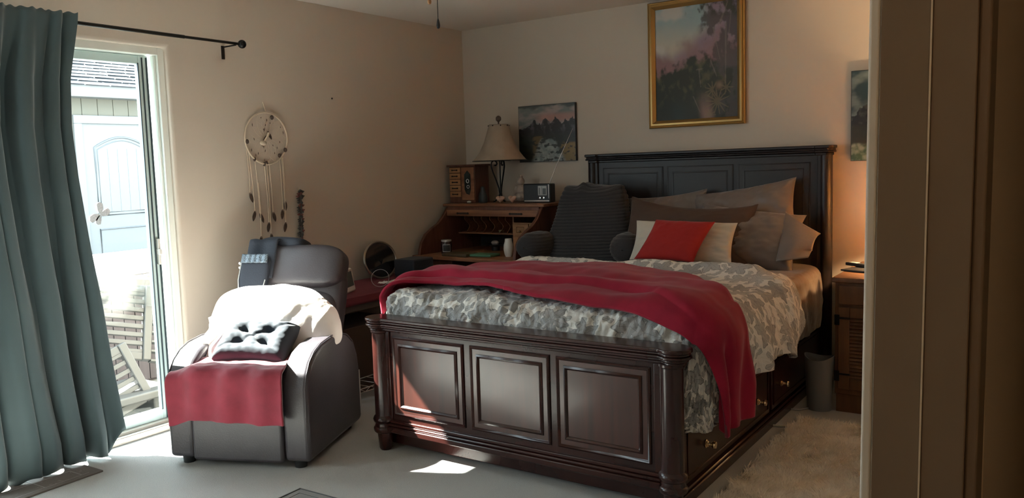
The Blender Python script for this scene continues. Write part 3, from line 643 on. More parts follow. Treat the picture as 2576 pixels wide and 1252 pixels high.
# mattress
def rbox(g, x0, x1, y0, y1, z0, z1): return g.box(x0, x1, y0, y1, z0, z1)
def mat_f(u, v):
    return None
g = G(); rn = random.Random(2)
def mattress(u, v):
    # u around plan, v up side then over the top
    n = 4
    a = 2 * PI * u; ca, sa = math.cos(a), math.sin(a)
    k = (abs(ca) ** 14 + abs(sa) ** 14) ** (-1 / 14)
    if v < 0.5: z = 0.36 + (0.66 - 0.36) * v / 0.5; s_ = 1.0 + 0.012 * math.sin(PI * v / 0.5)
    elif v < 0.7: t_ = (v - 0.5) / 0.2; z = 0.66 + 0.055 * math.sin(t_ * PI / 2); s_ = 1.0 - 0.06 * (1 - math.cos(t_ * PI / 2))
    else: t_ = (v - 0.7) / 0.3; z = 0.715; s_ = 0.94 * (1 - t_)
    x = 1.975 + 0.80 * k * ca * s_; y = -1.21 + 1.10 * k * sa * s_
    wr = 0.010 * math.sin(y * 23 + z * 13 + 3 * N3(y * 4, z * 6, 2)) * (1 if v < 0.55 else 0.4 * (s_ > .2))
    if ca > 0: x += abs(wr) * sstep(0.5, 0.9, ca)
    return (x, y, z + wr * 0.5)
g.grid(mattress, 220, 50, wrapu=True)
tag(g.build('mattress', sheet, ang=60), 'mattress fitted with a tan satin sheet, bare at its right side near the headboard', 'mattress')
# duvet
X0D, X1D, YD, RD = 1.235, 2.735, -2.205, 0.118
ZT = 0.765
def drape(a, b, off=0.0, side_out=0.0):
    """cloth plane (a, b) -> point; bends down over the two long sides and the foot end"""
    rr = RD + off
    xc = min(max(a, X0D), X1D); yc = max(b, YD)
    da = a - xc; db = yc - b
    e = math.hypot(da, db)
    if e < 1e-6: x, y, dz = a, b, 0.0
    else:
        ux, uy = da / e, -db / e
        if da < 0 and db > 0: e = max(abs(da), db * 0.9)
        if e < rr * PI / 2: th = e / rr; o = rr * math.sin(th); dz = rr * (1 - math.cos(th))
        else: o = rr; dz = rr + (e - rr * PI / 2)
        k = sstep(-2.15, -1.85, b)
        side = abs(ux)
        fold = sstep(0.06, 0.4, dz) * (0.5 + 0.5 * k) * (0.024 * math.sin(b * 17 + 2.2 * N3(b * 2.3, dz * 2, 1)) + 0.012 * math.sin(b * 39 + 1))
        o += side * (fold + k * (0.055 * sstep(0.05, 0.25, dz) - 0.04 * sstep(0.3, 0.5, dz)) )
        if da < 0: o = min(o, 0.10 + off)
        x = xc + ux * o; y = yc + uy * o
    z = ZT + off - dz
    top = sstep(0.15, 0.0, dz)
    z += top * (0.018 * N3(a * 3.2, b * 3.2, 0) + 0.006 * N3(a * 9, b * 9, 4))
    return Vector((x, y, z))
def bump_rip(a, b, z):
    return (0.007 if b < YD + .12 else 0.0035) * N3(a * 22 + 3 * N3(b * 5, a * 5, 2), b * 14, 1) + (0.004 if b < YD + .1 else 0.002) * N3(a * 45, b * 32, 3)
HB = -0.97
hem = [(-2.50, 0.0), (-2.40, -0.0), (-2.2, 0.0), (-1.95, -0.02), (-1.6, -0.05), (-1.4, 0.02), (-1.2, 0.0), (-0.95, -0.06)]
def duv(u, v):
    b = -2.70 + v * (HB + 2.70)
    amax = X1D + 0.50 - 0.115 * sstep(-2.1, -1.85, b) - 0.05 * N3(b * 3, 0, 5) + 0.02 * math.sin(b * 9)
    if b < YD: amax = min(amax, X1D + math.sqrt(max(0.0004, 0.53 ** 2 - (YD - b) ** 2)))
    amin = X0D - 0.24
    a = amin + u * (amax - amin)
    b2 = b
    if a > X1D: b2 = b - 0.30 * sstep(0, .5, a - X1D) * sstep(-1.5, -0.97, b)
    p = drape(a, b2)
    n = bump_rip(a, b, 0)
    # thick fold-over near the pillows
    f = math.exp(-((b + 1.07) / 0.085) ** 2); wv = 0.012 * math.sin(a * 13) + 0.010 * N3(a * 6, 2, 2)
    p.z += (0.048 + wv * 0.6) * f * sstep(X1D + .05, X1D - .1, a) - 0.055 * sstep(-1.02, -0.97, b) * (1 if a < X1D else 0)
    if a > X1D: p.x += 0.03 * math.exp(-((b + 1.22) / 0.1) ** 2) + n * 1.5
    elif a < X0D: p.x -= n
    if b < YD: p.y -= n * 2.2
    p.z += n * 1.3 + 0.012 * math.sin(b * 11 + a * 3 + 3 * N3(a * 2, b * 2, 6)) * sstep(YD, -1.9, b)
    return tuple(p)
def duv_uv(u, v): return ((-0.24 + u * 2.24), v * 1.73)
g = G(); g.grid(duv, 380, 260, uvfn=duv_uv)
tag(g.build('duvet', duvetm, solid=0.022, ang=80), 'white duvet with grey leaf print spread over the bed', 'duvet')
# throw
def spl(tab, x):
    return sum(lerp_tab(tab, x + d) for d in (-0.06, -0.03, 0, 0.03, 0.06)) / 5
def thr(u, v):
    # u along the width of the bed, v across the band
    a = X0D - 0.24 + u * (X1D + 0.555 - (X0D - 0.24))
    top_e = spl([(0.9, -1.66), (1.05, -1.52), (1.2, -1.49), (1.5, -1.41), (1.9, -1.36), (2.15, -1.38), (2.35, -1.44), (2.55, -1.58), (2.7, -1.80), (2.85, -2.00), (3.0, -2.04), (3.3, -2.02)], a)
    bot_e = spl([(0.9, -2.26), (1.1, -2.27), (1.2, -2.22), (1.32, -2.10), (1.5, -2.13), (1.9, -2.22), (2.2, -2.27), (2.45, -2.30), (2.6, -2.33), (2.75, -2.38), (2.9, -2.40), (3.1, -2.40), (3.3, -2.40)], a)
    b = bot_e + (top_e - bot_e) * v
    p = drape(a, b, 0.024)
    fv = 0.17 + 0.05 * math.sin(a * 3.1 + 0.6)
    ridge = 0.030 * (sstep(fv - 0.035, fv + 0.01, v) - 0.8 * sstep(fv, fv + 0.4, v)) * sstep(3.0, 2.4, a) + 0.005 * math.exp(-((v - 0.6 + 0.1 * math.sin(a * 3)) / 0.08) ** 2)
    nn = 0.005 * N3(a * 3, b * 5, 9) + 0.0015 * N3(a * 12, b * 14, 2) + ridge + 0.012 * sstep(0, .08, v) * sstep(1, .92, v)
    if a > X1D + 0.1:
        p.x += nn + 0.016 * math.sin(b * 34 + (a - 3) * 5) * sstep(X1D + .1, X1D + .3, a) + 0.012
    else: p.z += nn + 0.012 * math.sin(b * 11 + a * 3 + 3 * N3(a * 2, b * 2, 6)) * sstep(YD, -1.9, b)
    if b < YD: p.y -= 0.014
    p.z += 0.006
    return tuple(p)
g = G(); g.grid(thr, 300, 90)
tag(g.build('throw_blanket', throwm, solid=0.016, ang=80, soff=1), 'burgundy fleece throw laid across the foot of the bed', 'blanket')

# pillows
def pillow(name, label, cat, c, w_, h_, t_, rot, mat, seed=0, wr=0.008, flange=0.0, group=None, nu=60, nv=50, sag=0.0, pinch=0.10, skew=0.0):
    rot = Euler([R(q) for q in rot]).to_matrix().to_4x4(); T = Matrix.Translation(c) @ rot
    g = G(); g.T = T
    def f(side):
        def q(u, v):
            a = u * 2 - 1; b = v * 2 - 1
            k = max(0, (1 - abs(a) ** 2.6) * (1 - abs(b) ** 2.6)) ** 0.55
            x = w_ / 2 * a * (1 - pinch * (1 - b * b) * abs(a)); y = h_ / 2 * b * (1 - pinch * (1 - a * a) * abs(b))
            n = wr * (N3(a * 2.5 + seed, b * 2.5, seed) + 0.6 * N3(a * 6, b * 6 + seed, 2) + 0.5 * abs(N3(a * 3 + b * 3, (a - b) * 9, seed))) * min(1, k * 2.5)
            x += skew * y
            if b > 0: y -= sag * b * (1 - a * a)
            return (x, y, side * (t_ / 2 * k) + n * side)
        return q
    g.grid(f(1), nu, nv); g.grid(f(-1), nu, nv)
    o = g.build(name, mat, weld=True, ang=80)
    return tag(o, label, cat, group or ('pillows and cushions on the bed'))
# (local x = width, local y = height, local z = front after rotation about X)
pillow('pillow', 'taupe satin pillow leaning on the headboard, upper one at the right', 'pillow', (2.32, -0.26, 0.99), 0.66, 0.44, 0.17, (68, -9, 3), greysat, 3, 0.016)
pillow('pillow', 'taupe satin pillow with open case end, lower one at the right edge of the bed', 'pillow', (2.385, -0.42, 0.885), 0.62, 0.40, 0.20, (60, 7, 6), greysat, 8, 0.012)
pillow('pillow', 'taupe satin pillow of which only a corner shows behind the brown sham', 'pillow', (1.80, -0.24, 0.96), 0.56, 0.40, 0.13, (72, -6, 0), greysat, 12, 0.012)
pillow('pillow_sham', 'dark brown pillow sham standing behind the white cushion', 'pillow', (2.045, -0.50, 0.925), 0.80, 0.42, 0.15, (68, 4, 4), shamm, 5, 0.008, pinch=0.05, sag=0.045)
pillow('cushion', 'cream rectangular cushion half hidden by the red square cushion', 'cushion', (2.095, -0.70, 0.885), 0.62, 0.26, 0.11, (63, 1, 3), whitec, 6, 0.009, pinch=0.05)
pillow('cushion', 'plain red square cushion in front of the cream cushion', 'cushion', (2.10, -0.83, 0.905), 0.35, 0.27, 0.10, (56, 2, 6), redc, 9, 0.004, pinch=0.06, skew=0.30)
_p = [o for o in bpy.data.objects if o.name.startswith('pillow') and 'open case end' in o.get('label', '')][0]
WM[_p.name] = Matrix.Translation(_p.location)
def flap(u, v):
    P00 = Vector((2.60, -0.36, 1.045)); P10 = Vector((2.60, -0.56, 0.775)); P01 = Vector((2.79, -0.36, 0.915)); P11 = Vector((2.765, -0.52, 0.79))
    p = (P00 * (1 - u) + P10 * u) * (1 - v) + (P01 * (1 - u) + P11 * u) * v
    p.y += 0.035 * math.sin(u * 7 + v * 2) * v - 0.03 * math.sin(PI * v); p.z += 0.012 * math.sin(u * 9) * v; return tuple(p)
G().grid(flap, 30, 24).build('pillowcase_flap', greysat, _p, solid=0.004, ang=80)

# bedrest pillow
br = thing('bedrest_pillow', 'charcoal corduroy backrest pillow with arms on the left of the bed', 'pillow', (1.365, -0.55, 0.76), R(4))
def rib(z): return 0.0065 * abs(math.sin(z * PI / 0.0205)) ** 0.7
def x_tilt(c): return -0.012 * c
def body(u, v):
    z = v; a = 2 * PI * u
    hw = lerp_tab([(0, 0.31), (0.12, 0.30), (0.3, 0.255), (0.42, 0.232), (0.48, 0.20), (0.5, 0.11)], z * 0.5)
    th = lerp_tab([(0, 0.16), (0.15, 0.14), (0.35, 0.10), (0.46, 0.075), (0.5, 0.03)], z * 0.5)
    ca, sa = math.cos(a), math.sin(a); k = (abs(ca) ** 3 + abs(sa) ** 3) ** (-1 / 3)
    r_ = rib(z * 0.48 + x_tilt(ca)) + 0.006 * N3(ca * 2, z * 4, sa * 2)
    x = (hw + r_) * k * ca; y = 0.06 + 0.10 * z + (th + r_) * k * sa
    ears = 0.030 * (math.exp(-((x / 0.21 - 1) ** 2) * 7) + math.exp(-((x / 0.21 + 1) ** 2) * 7)) * sstep(0.8, 1, z) + 0.03 * math.exp(-((x + 0.06) / 0.035) ** 2) * sstep(.85, 1, z)
    return (x, y, 0.48 * z + ears - 0.03)
g = G(); g.grid(body, 110, 240, wrapu=True)
top = [len(g.v) - 110 + i for i in range(110)]; g.f.append(tuple(top)); g.mi.append(0)
g.build('back', cordm, br, local=True, ang=80)
for sx in (-1, 1):
    def arm(u, v):
        a = 2 * PI * u; e = math.sin(PI * min(1, max(0, v))) ** 0.35
        r_ = 0.098 * (0.15 + 0.85 * e) if 0 < v < 1 else 0.004
        zz = math.sin(a); rr_ = r_ + rib(0.195 + r_ * zz) * e
        cx = sx * (0.295 + 0.05 * v) ; cy = 0.08 - 0.30 * v
        return (cx + rr_ * math.cos(a) * 1.08, cy, 0.066 + rr_ * zz * 0.98 + 0.004 * N3(a, v * 5, 1))
    g = G(); g.grid(arm, 110, 50, wrapu=True); g.build('arm', cordm, br, local=True, ang=80)

# ---------------------------------------------------------------- roll-top desk
dk = thing('roll_top_desk', 'open roll-top desk of reddish oak in the room corner', 'desk', (0.545, -0.42, 0), R(-3))
DX0, DX1 = -0.455, 0.435
side = [(-0.34, 0.735), (-0.335, 0.78), (-0.315, 0.83), (-0.27, 0.885), (-0.20, 0.925), (-0.13, 0.955), (-0.07, 1.0), (-0.03, 1.045), (0.0, 1.075), (0.39, 1.075), (0.39, 0.735)]
for nm, x0, x1 in (('side_panel', DX0, DX0 + 0.025), ('side_panel', DX1 - 0.025, DX1)):
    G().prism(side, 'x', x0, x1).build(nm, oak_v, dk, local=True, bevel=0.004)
B(DX0 - 0.02, DX1 + 0.02, -0.02, 0.40, 1.075, 1.097).build('top_board', oak, dk, local=True, bevel=0.005)
B(DX0 - 0.03, DX1 + 0.03, -0.37, 0.40, 0.715, 0.74).build('writing_surface', oak, dk, local=True, bevel=0.006)
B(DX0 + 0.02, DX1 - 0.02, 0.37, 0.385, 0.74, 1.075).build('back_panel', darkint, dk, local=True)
rl = B(DX0 + 0.025, DX1 - 0.025, -0.028, -0.008, 1.005, 1.052).build('roll_front', oak, dk, local=True, bevel=0.004)
B(DX0 + 0.025, DX1 - 0.025, -0.015, 0.0, 1.052, 1.074).build('tambour', oak_v, dk, local=True)
for xc in (-0.27, 0.22):
    g = B(xc - 0.05, xc + 0.05, -0.036, -0.028, 1.020, 1.032); g.ball((xc - 0.05, -0.033, 1.026), 0.008, n=6); g.ball((xc + 0.05, -0.033, 1.026), 0.008, n=6); g.build('pull', darkint, rl, local=True)
B(DX0 + 0.025, 0.105, 0.10, 0.37, 0.862, 0.874).build('shelf', oak, dk, local=True, bevel=0.002)
B(0.10, 0.112, 0.09, 0.37, 0.74, 1.0).build('partition', oak, dk, local=True)
for i, xc in enumerate((-0.36, -0.27, -0.195, -0.115, -0.035, 0.03)):
    pr = [(0.12 + 0.03 * math.sin(k / 10 * 2 * PI - 0.5), 0.874 + k * 0.0131) for k in range(11)] + [(0.37, 1.005), (0.37, 0.874)]
    G().prism(pr, 'x', xc, xc + 0.005).build('divider', oak, dk, local=True)
B(0.112, DX1 - 0.025, 0.10, 0.37, 0.82, 0.83).build('shelf', oak, dk, local=True)
B(0.112, DX1 - 0.025, 0.08, 0.09, 0.74, 0.955).build('drawer_case', oak_l, dk, local=True)
for x0 in (0.118, 0.262):
    dr = B(x0, x0 + 0.138, 0.066, 0.082, 0.862, 0.948).build('drawer', oak_l, dk, local=True, bevel=0.003)
    g = G(); g.tube([(x0 + .035, .065, .885), (x0 + .10, .065, .885), (x0 + .10, .065, .925), (x0 + .035, .065, .925)], 0.002, 5, True); g.build('label_holder', brass, dr, local=True)
    G().ball((x0 + 0.069, 0.058, 0.893), 0.009, n=8).build('knob', brass, dr, local=True)
for x0 in (0.118, 0.262):
    B(x0, x0 + 0.138, 0.068, 0.082, 0.775, 0.852).build('drawer', oak_l, dk, local=True, bevel=0.003)
for x0, x1 in ((DX0, DX0 + 0.32), (DX1 - 0.32, DX1)):
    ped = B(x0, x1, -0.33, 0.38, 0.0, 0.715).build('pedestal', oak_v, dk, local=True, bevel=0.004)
    for k in range(3):
        dr = B(x0 + 0.02, x1 - 0.02, -0.345, -0.33, 0.06 + k * 0.215, 0.25 + k * 0.215).build('pedestal_drawer', oak, ped, local=True, bevel=0.004)
def onfront(x, y): return (x, y)
# things on the writing surface
jr = thing('candle_jar', 'dark glass jar candle with white-framed label on the desk', 'jar', (0.245, -0.61, 0.741))
G().lathe([(0.001, 0.0), (0.036, 0.0), (0.040, 0.006), (0.040, 0.085), (0.036, 0.092), (0.001, 0.092)], n=28).build('jar_body', M('amber_dark', (0.035, 0.018, 0.02), 0.15), jr, local=True)
G().lathe([(0.001, 0.092), (0.037, 0.092), (0.038, 0.104), (0.001, 0.106)], n=28).build('lid', silver, jr, local=True)
def curved(g, r_, a0, a1, z0, z1, n=10, t=0.0006):
    rs = []
    for k in range(n + 1):
        a = a0 + (a1 - a0) * k / n; c, s = math.cos(a), math.sin(a)
        rs.append([(r_ * c, r_ * s, z0), ((r_ + t) * c, (r_ + t) * s, z0), ((r_ + t) * c, (r_ + t) * s, z1), (r_ * c, r_ * s, z1)])
    g.rings(rs)
lab = G(); curved(lab, 0.0402, R(-95), R(-10), 0.018, 0.072); lab.build('label', M('label_white', (0.55, 0.55, 0.58), 0.6), jr, local=True)
lab = G(); curved(lab, 0.0410, R(-91), R(-14), 0.022, 0.068); lab.build('label_inner', M('label_dark', (0.04, 0.045, 0.06), 0.6, nz=(260, 0.8)), jr, local=True)
tag(B(0.30, 0.52, -0.74, -0.60, 0.741, 0.760).build('book', M('brown_book', (0.10, 0.07, 0.035), 0.6, nz=(20, .4)), bevel=0.003), 'thin brown book lying at the front of the desk', 'book')
tag(B(0.52, 0.70, -0.70, -0.58, 0.741, 0.757).build('folder', M('green_folder', (0.08, 0.22, 0.13), 0.6), bevel=0.003), 'green notebook lying on the desk beside the brown book', 'notebook')
g = G(); g.lathe([(0.001, 0), (0.022, 0), (0.030, 0.02), (0.035, 0.05), (0.034, 0.08), (0.026, 0.105), (0.024, 0.125), (0.022, 0.125), (0.001, 0.12)], (0.80, -0.62, 0.741), 28)
tag(g.build('vase', whiteg), 'white ceramic vase standing between desk and bed', 'vase')
g = G(); g.lathe([(0.001, 0), (0.02, 0), (0.022, 0.02), (0.001, 0.022)], (0.505, -0.27, 0.872), 20); tag(g.build('small_tin', M('tin_gold', (0.45, 0.36, 0.2), 0.35, metal=.7)), 'small round gold-lidded tin in the right pigeonhole', 'tin')
g = G(); g.grid(lambda u, v: (0.42 + 0.11 * u, -0.33 + 0.05 * v + .01 * N3(u * 5, v * 5), 0.795 + 0.02 * abs(N3(u * 4, v * 4, 1)) + 0.012 * (2 * u - 1) ** 2), 12, 8)
dsh = thing('shell_dish', 'small dish holding a pale shell inside the desk', 'dish', (0.475, -0.31, 0.742))
G().lathe([(0.001, 0.0), (0.03, 0.0), (0.032, 0.03), (0.06, 0.045), (0.058, 0.049), (0.03, 0.036), (0.001, 0.034)], n=24).build('bowl', blackp, dsh, local=True)
G().ball((0.0, -0.005, 0.058), 0.026, 1.3, 0.8, 0.7, 8).build('shell', stone, dsh, local=True)

# things on the desk top (z 1.097)
ZD = 1.0975
jb = thing('jewelry_box', 'small oak jewelry chest with five drawers on the desk top', 'jewelry box', (0.175, -0.21, ZD), R(-2))
B(-0.125, 0.125, -0.085, 0.09, 0, 0.275).build('case', oak_v, jb, local=True, bevel=0.003)
B(-0.14, 0.14, -0.10, 0.10, 0.275, 0.290).build('lid', oak_v, jb, local=True, bevel=0.004)
for k in range(5):
    z = 0.045 + k * 0.046
    dr = B(-0.118, -0.010, -0.093, -0.084, z, z + 0.041).build('drawer', oak_l, jb, local=True, bevel=0.002)
    g = G(); g.tube([(-0.085, -0.097, z + .02), (-0.064, -0.102, z + .02), (-0.043, -0.097, z + .02)], 0.0035, 6); g.ball((-0.087, -0.096, z + .02), 0.006, n=5); g.ball((-0.041, -0.096, z + .02), 0.006, n=5); g.build('pull', darkint, dr, local=True)
dd = B(0.0, 0.12, -0.093, -0.084, 0.02, 0.27).build('door', oak, jb, local=True, bevel=0.003)
G().prism([(0.03, 0.10), (0.045, 0.07), (0.075, 0.06), (0.09, 0.10), (0.09, 0.215), (0.06, 0.245), (0.03, 0.215)], 'y', -0.0945, -0.093).build('door_glass', M('etched_glass', (0.03, 0.045, 0.045), 0.15, nz=(30, .6)), dd, local=True)
g = G(); g.tube([(0.062 + 0.012 * math.cos(a), -0.0955, 0.165 + 0.014 * math.sin(a)) for a in [2 * PI * k / 14 for k in range(14)]], 0.003, 5, True)
g.tube([(0.065 + 0.012 * math.cos(a), -0.0955, 0.122 + 0.012 * math.sin(a)) for a in [2 * PI * k / 14 for k in range(14)]], 0.002, 5, True); g.build('etched_flower', silver, dd, local=True)
g = G(); g.ball((0.0, 0, 0.008), 0.012, 1.2, 1, .7, 6); g.T = None
o = tag(G().ball((0.262, -0.335, ZD + 0.008), 0.012, 1.7, 1, .7, 8).build('trinket', silver), 'tiny silver trinket in front of the jewelry chest', 'trinket')
tag(G().lathe([(0.001, 0), (0.034, 0), (0.038, 0.015), (0.036, 0.045), (0.026, 0.075), (0.018, 0.095), (0.019, 0.105), (0.014, 0.118), (0.001, 0.124)], (0.345, -0.27, ZD), 28, 1, 0.8).build('dark_figurine', darkstone), 'dark seated figurine left of the lamp foot', 'figurine')
# table lamp
lp_ = thing('table_lamp', 'unlit table lamp with bell shade and black scroll base on the desk', 'lamp', (0.462, -0.20, ZD))
base = G()
for k in range(3):
    a = R(95 + 120 * k); c, s = math.cos(a), math.sin(a)
    path = [(0.058, 0.0), (0.045, 0.006), (0.018, 0.035), (0.008, 0.062), (0.012, 0.10), (0.03, 0.16), (0.055, 0.23), (0.066, 0.27), (0.062, 0.30), (0.045, 0.313), (0.028, 0.305), (0.022, 0.288), (0.030, 0.275), (0.042, 0.278)]
    sm = []
    for (a_, b_), (c_, d_) in zip(path, path[1:]):
        for t_ in (0, 0.5): sm.append((a_ + (c_ - a_) * t_, b_ + (d_ - b_) * t_))
    sm.append(path[-1])
    base.tube([(r_ * c, r_ * s, max(.006, z)) for r_, z in sm], 0.0055, 8)
base.tube([(0, 0, 0.05), (0, 0, 0.36)], 0.005, 8); base.ball((0, 0, 0.058), 0.012, n=6)
base.build('scroll_base', blackm, lp_, local=True)
def shade(u, v):
    a = 2 * PI * u; r_ = lerp_tab([(0, 0.205), (0.08, 0.185), (0.25, 0.150), (0.5, 0.117), (0.75, 0.094), (1, 0.074)], v)
    p = 8; k = 1 - 0.022 * abs(math.sin(a * p / 2)) * 1
    return (r_ * k * math.cos(a), r_ * k * math.sin(a), 0.312 + 0.268 * v)
G().grid(shade, 96, 24, wrapu=True).build('lamp_shade', shadem, lp_, local=True, solid=0.003, ang=30)
g = G(); g.tube([(0.205 * math.cos(a), 0.205 * math.sin(a), 0.311) for a in [2 * PI * k / 48 for k in range(48)]], 0.003, 6, True)
for k in range(8):
    a = 2 * PI * k / 8; G().ball((0.078 * math.cos(a), 0.078 * math.sin(a), 0.57), 0.005, n=5).build('shade_stud', blackm, lp_, local=True); G().ball((0.118 * math.cos(a + .4), 0.118 * math.sin(a + .4), 0.43), 0.0035, n=5).build('shade_stud', blackm, lp_, local=True)
g.build('shade_trim', blackm, lp_, local=True)
G().tube([(-0.073, 0, .565), (0, 0, .585), (0.073, 0, .565)], 0.002, 5).build('shade_spider', blackm, lp_, local=True)
G().lathe([(0.001, .58), (.006, .58), (.005, .595), (.008, .60), (0.019, 0.61), (.021, .622), (0.019, 0.634), (.008, .643), (0.001, .645)], n=20).build('finial', M('finial_wood', (0.12, 0.08, 0.06), 0.5), lp_, local=True)
# buddha-like pale seated figurine
bd = G(); bd.ball((0, 0, 0.035), 0.062, 1, 0.75, 0.62, 12); bd.ball((0, 0.0, 0.082), 0.045, 1, .8, 1.0, 12); bd.ball((-.042, 0, 0.09), 0.02, 1, 1, 1.5, 8); bd.ball((.042, 0, 0.09), 0.02, 1, 1, 1.5, 8); bd.ball((0, -0.005, 0.148), 0.029, 1, 1, 1.15, 12); bd.ball((0, 0, 0.18), 0.014, n=8); bd.ball((-.03, -.02, .03), 0.03, 1.3, .9, .7, 8); bd.ball((.03, -.02, .03), 0.03, 1.3, .9, .7, 8)
bd.v = [(p[0] + 0.628, p[1] - 0.17, p[2] + ZD + 0.0035) for p in bd.v]
tag(bd.build('seated_figurine', stone, ang=180), 'pale stone seated figurine between the lamp and the radio', 'figurine')
def heartshell(c, s, rz):
    g = G(); g.T = Matrix.Translation(c) @ Matrix.Rotation(rz, 4, 'Z') @ Matrix.Scale(s, 4)
    def f(u, v):
        a = 2 * PI * u; th = PI * v
        rr_ = math.sin(th); x = 16 * math.sin(a) ** 3 / 17; z = (13 * math.cos(a) - 5 * math.cos(2 * a) - 2 * math.cos(3 * a) - math.cos(4 * a)) / 17
        return (x * rr_, -0.45 * math.cos(th) * (1 + .06 * math.sin(a * 14)), z * rr_ * 0.85 + 0.84)
    g.grid(f, 56, 20, wrapu=True); return g.build('heart_shell', shellm, ang=180, weld=True)
tag(heartshell((0.555, -0.345, ZD), 0.036, 0.2), 'pink heart-shaped shell nearest the lamp foot', 'shell', 'pink heart shells on the desk'); tag(heartshell((0.665, -0.35, ZD), 0.038, -0.1), 'pink heart-shaped shell below the pale seated figurine', 'shell', 'pink heart shells on the desk')
# radio
rd = thing('radio', 'black portable radio with raised antenna on the desk top', 'radio', (0.845, -0.27, ZD), R(0))
B(-0.115, 0.115, -0.035, 0.035, 0, 0.135).build('case', blackp, rd, local=True, bevel=0.008, seg=3)
B(-0.105, 0.105, -0.0375, -0.034, 0.008, 0.018).build('chrome_strip', chrome, rd, local=True)
dlm = M('dial_silver', (0.42, 0.43, 0.42), 0.4); dl_ = B(0.012, 0.085, -0.038, -0.034, 0.052, 0.120).build('dial_plate', dlm, rd, local=True, bevel=0.002)
g = B(0.022, 0.030, -0.039, -0.037, 0.058, 0.106); g.box(0.044, 0.046, -0.039, -0.037, 0.058, 0.115); g.box(0.052, 0.080, -0.039, -0.037, 0.058, 0.102); g.build('dial_marks', M('dial_dark', (0.12, 0.13, 0.13), 0.5), dl_, local=True)
for xc in (0.028, 0.060):
    g = G(); g.T = Matrix.Translation((xc, -0.035, 0.034)) @ Matrix.Rotation(R(90), 4, 'X'); g.lathe([(0.001, 0), (0.009, 0), (0.008, 0.008), (0.001, 0.009)], n=14); g.build('knob', chrome, rd, local=True)
g = B(0.098, 0.104, -0.037, -0.033, 0.03, 0.13); g.build('side_trim', chrome, rd, local=True)
G().tube([(0.085, 0.0, 0.125), (0.14, 0.015, 0.26), (0.265, 0.04, 0.515)], [0.003, 0.0022, 0.0014], 6).build('antenna', chrome, rd, local=True)

# ---------------------------------------------------------------- side table along the left wall
st = thing('side_table', 'low wooden side table along the left wall behind the recliner', 'table', (0.27, -1.6, 0))
B(0.03, 0.50, -2.08, -0.95, 0.60, 0.625).build('table_top', oak_v, st, bevel=0.004)
B(0.03, 0.485, -2.06, -0.97, 0.53, 0.60).build('apron', M('grey_brown_wood', (0.10, 0.085, 0.08), 0.6), st)
for lx in (0.06, 0.46):
    for ly in (-2.04, -0.99): B(lx - 0.02, lx + 0.02, ly - 0.02, ly + 0.02, 0, 0.53).build('leg', oak_v, st)
g = G(); g.grid(lambda u, v: (0.02 + (0.485 * min(1, v / 0.85) + (0.008 if v > .85 else 0)), -2.10 + 1.17 * u, 0.629 - 0.055 * max(0, (v - 0.85) / 0.15) + 0.002 * N3(u * 20, v * 8)), 60, 24)
tag(g.build('table_runner', redcl, solid=0.002), 'dark red cloth covering the low side table', 'tablecloth')
mr = thing('oval_mirror', 'oval metal-rimmed vanity mirror leaning on the side table', 'mirror', (0.15, -1.19, 0.632), R(0))
mT = Matrix.Rotation(R(-12), 4, 'Y')
g = G(); g.T = mT; g.tube([(0, 0.155 * math.cos(a), 0.128 + 0.125 * math.sin(a)) for a in [2 * PI * k / 48 for k in range(48)]], 0.008, 8, True); g.build('rim', M('pewter', (0.35, 0.32, 0.28), 0.35, metal=.8), mr, local=True)
g = G(); g.T = mT; n = 48; g.prism([(0.150 * math.cos(2 * PI * k / n), 0.128 + 0.12 * math.sin(2 * PI * k / n)) for k in range(n)], 'x', -0.004, 0.002); g.build('mirror_glass', M('dark_mirror', (0.16, 0.17, 0.19), 0.08, metal=.9), mr, local=True)
g = G(); g.tube([(-0.01, 0, 0.128), (-0.06, 0, 0.004)], 0.005, 6); g.build('prop', blackm, mr, local=True)
tag(B(0.16, 0.34, -1.10, -0.88, 0.632, 0.752).build('storage_box', pouchm, bevel=0.012, seg=3), 'black fabric box at the far end of the side table', 'box')
wb = thing('photo_frame', 'white-framed small screen at the near end of the side table', 'frame', (0.40, -1.78, 0.632), R(25))
g = G(); g.T = Matrix.Rotation(R(-10), 4, 'Y'); g.box(-0.012, 0.012, -0.10, 0.10, 0.0, 0.145); o = g.build('frame', whiteg, wb, local=True, bevel=0.010, seg=3)
g = G(); g.T = Matrix.Rotation(R(-10), 4, 'Y'); g.box(0.011, 0.0135, -0.078, 0.078, 0.035, 0.125); g.build('screen', M('grey_green_glass', (0.12, 0.15, 0.15), 0.2), wb, local=True)
g = G(); rn = random.Random(9)
g.tube([(0.42 + 0.03 * math.cos(a), -1.52 + 0.05 * math.cos(a), 0.69 + 0.055 * math.sin(a)) for a in [2 * PI * k / 24 for k in range(24)]], 0.002, 5, True)
tag(g.build('cable_loop', M('pale_cable', (0.4, 0.42, 0.45), 0.5)), 'thin loop of cable standing beside the white screen', 'cable')
g = G(); g.grid(lambda u, v: (0.34 + 0.14 * u, -1.46 + 0.2 * v, 0.636 + 0.02 * abs(N3(u * 5, v * 5, 2)) + 0.008), 14, 14); tag(g.build('paper_scrap', whiteg, solid=0.001), 'crumpled white paper on the red cloth', 'paper')
tag(B(0.05, 0.42, -2.0, -1.35, 0.0, 0.42).build('wooden_box', M('chest_brown', (0.075, 0.05, 0.04), 0.6), bevel=0.006), 'brown wooden chest under the side table', 'box')
rk = thing('wire_rack', 'white wire shelf rack on the floor under the side table', 'rack', (0.46, -1.70, 0))
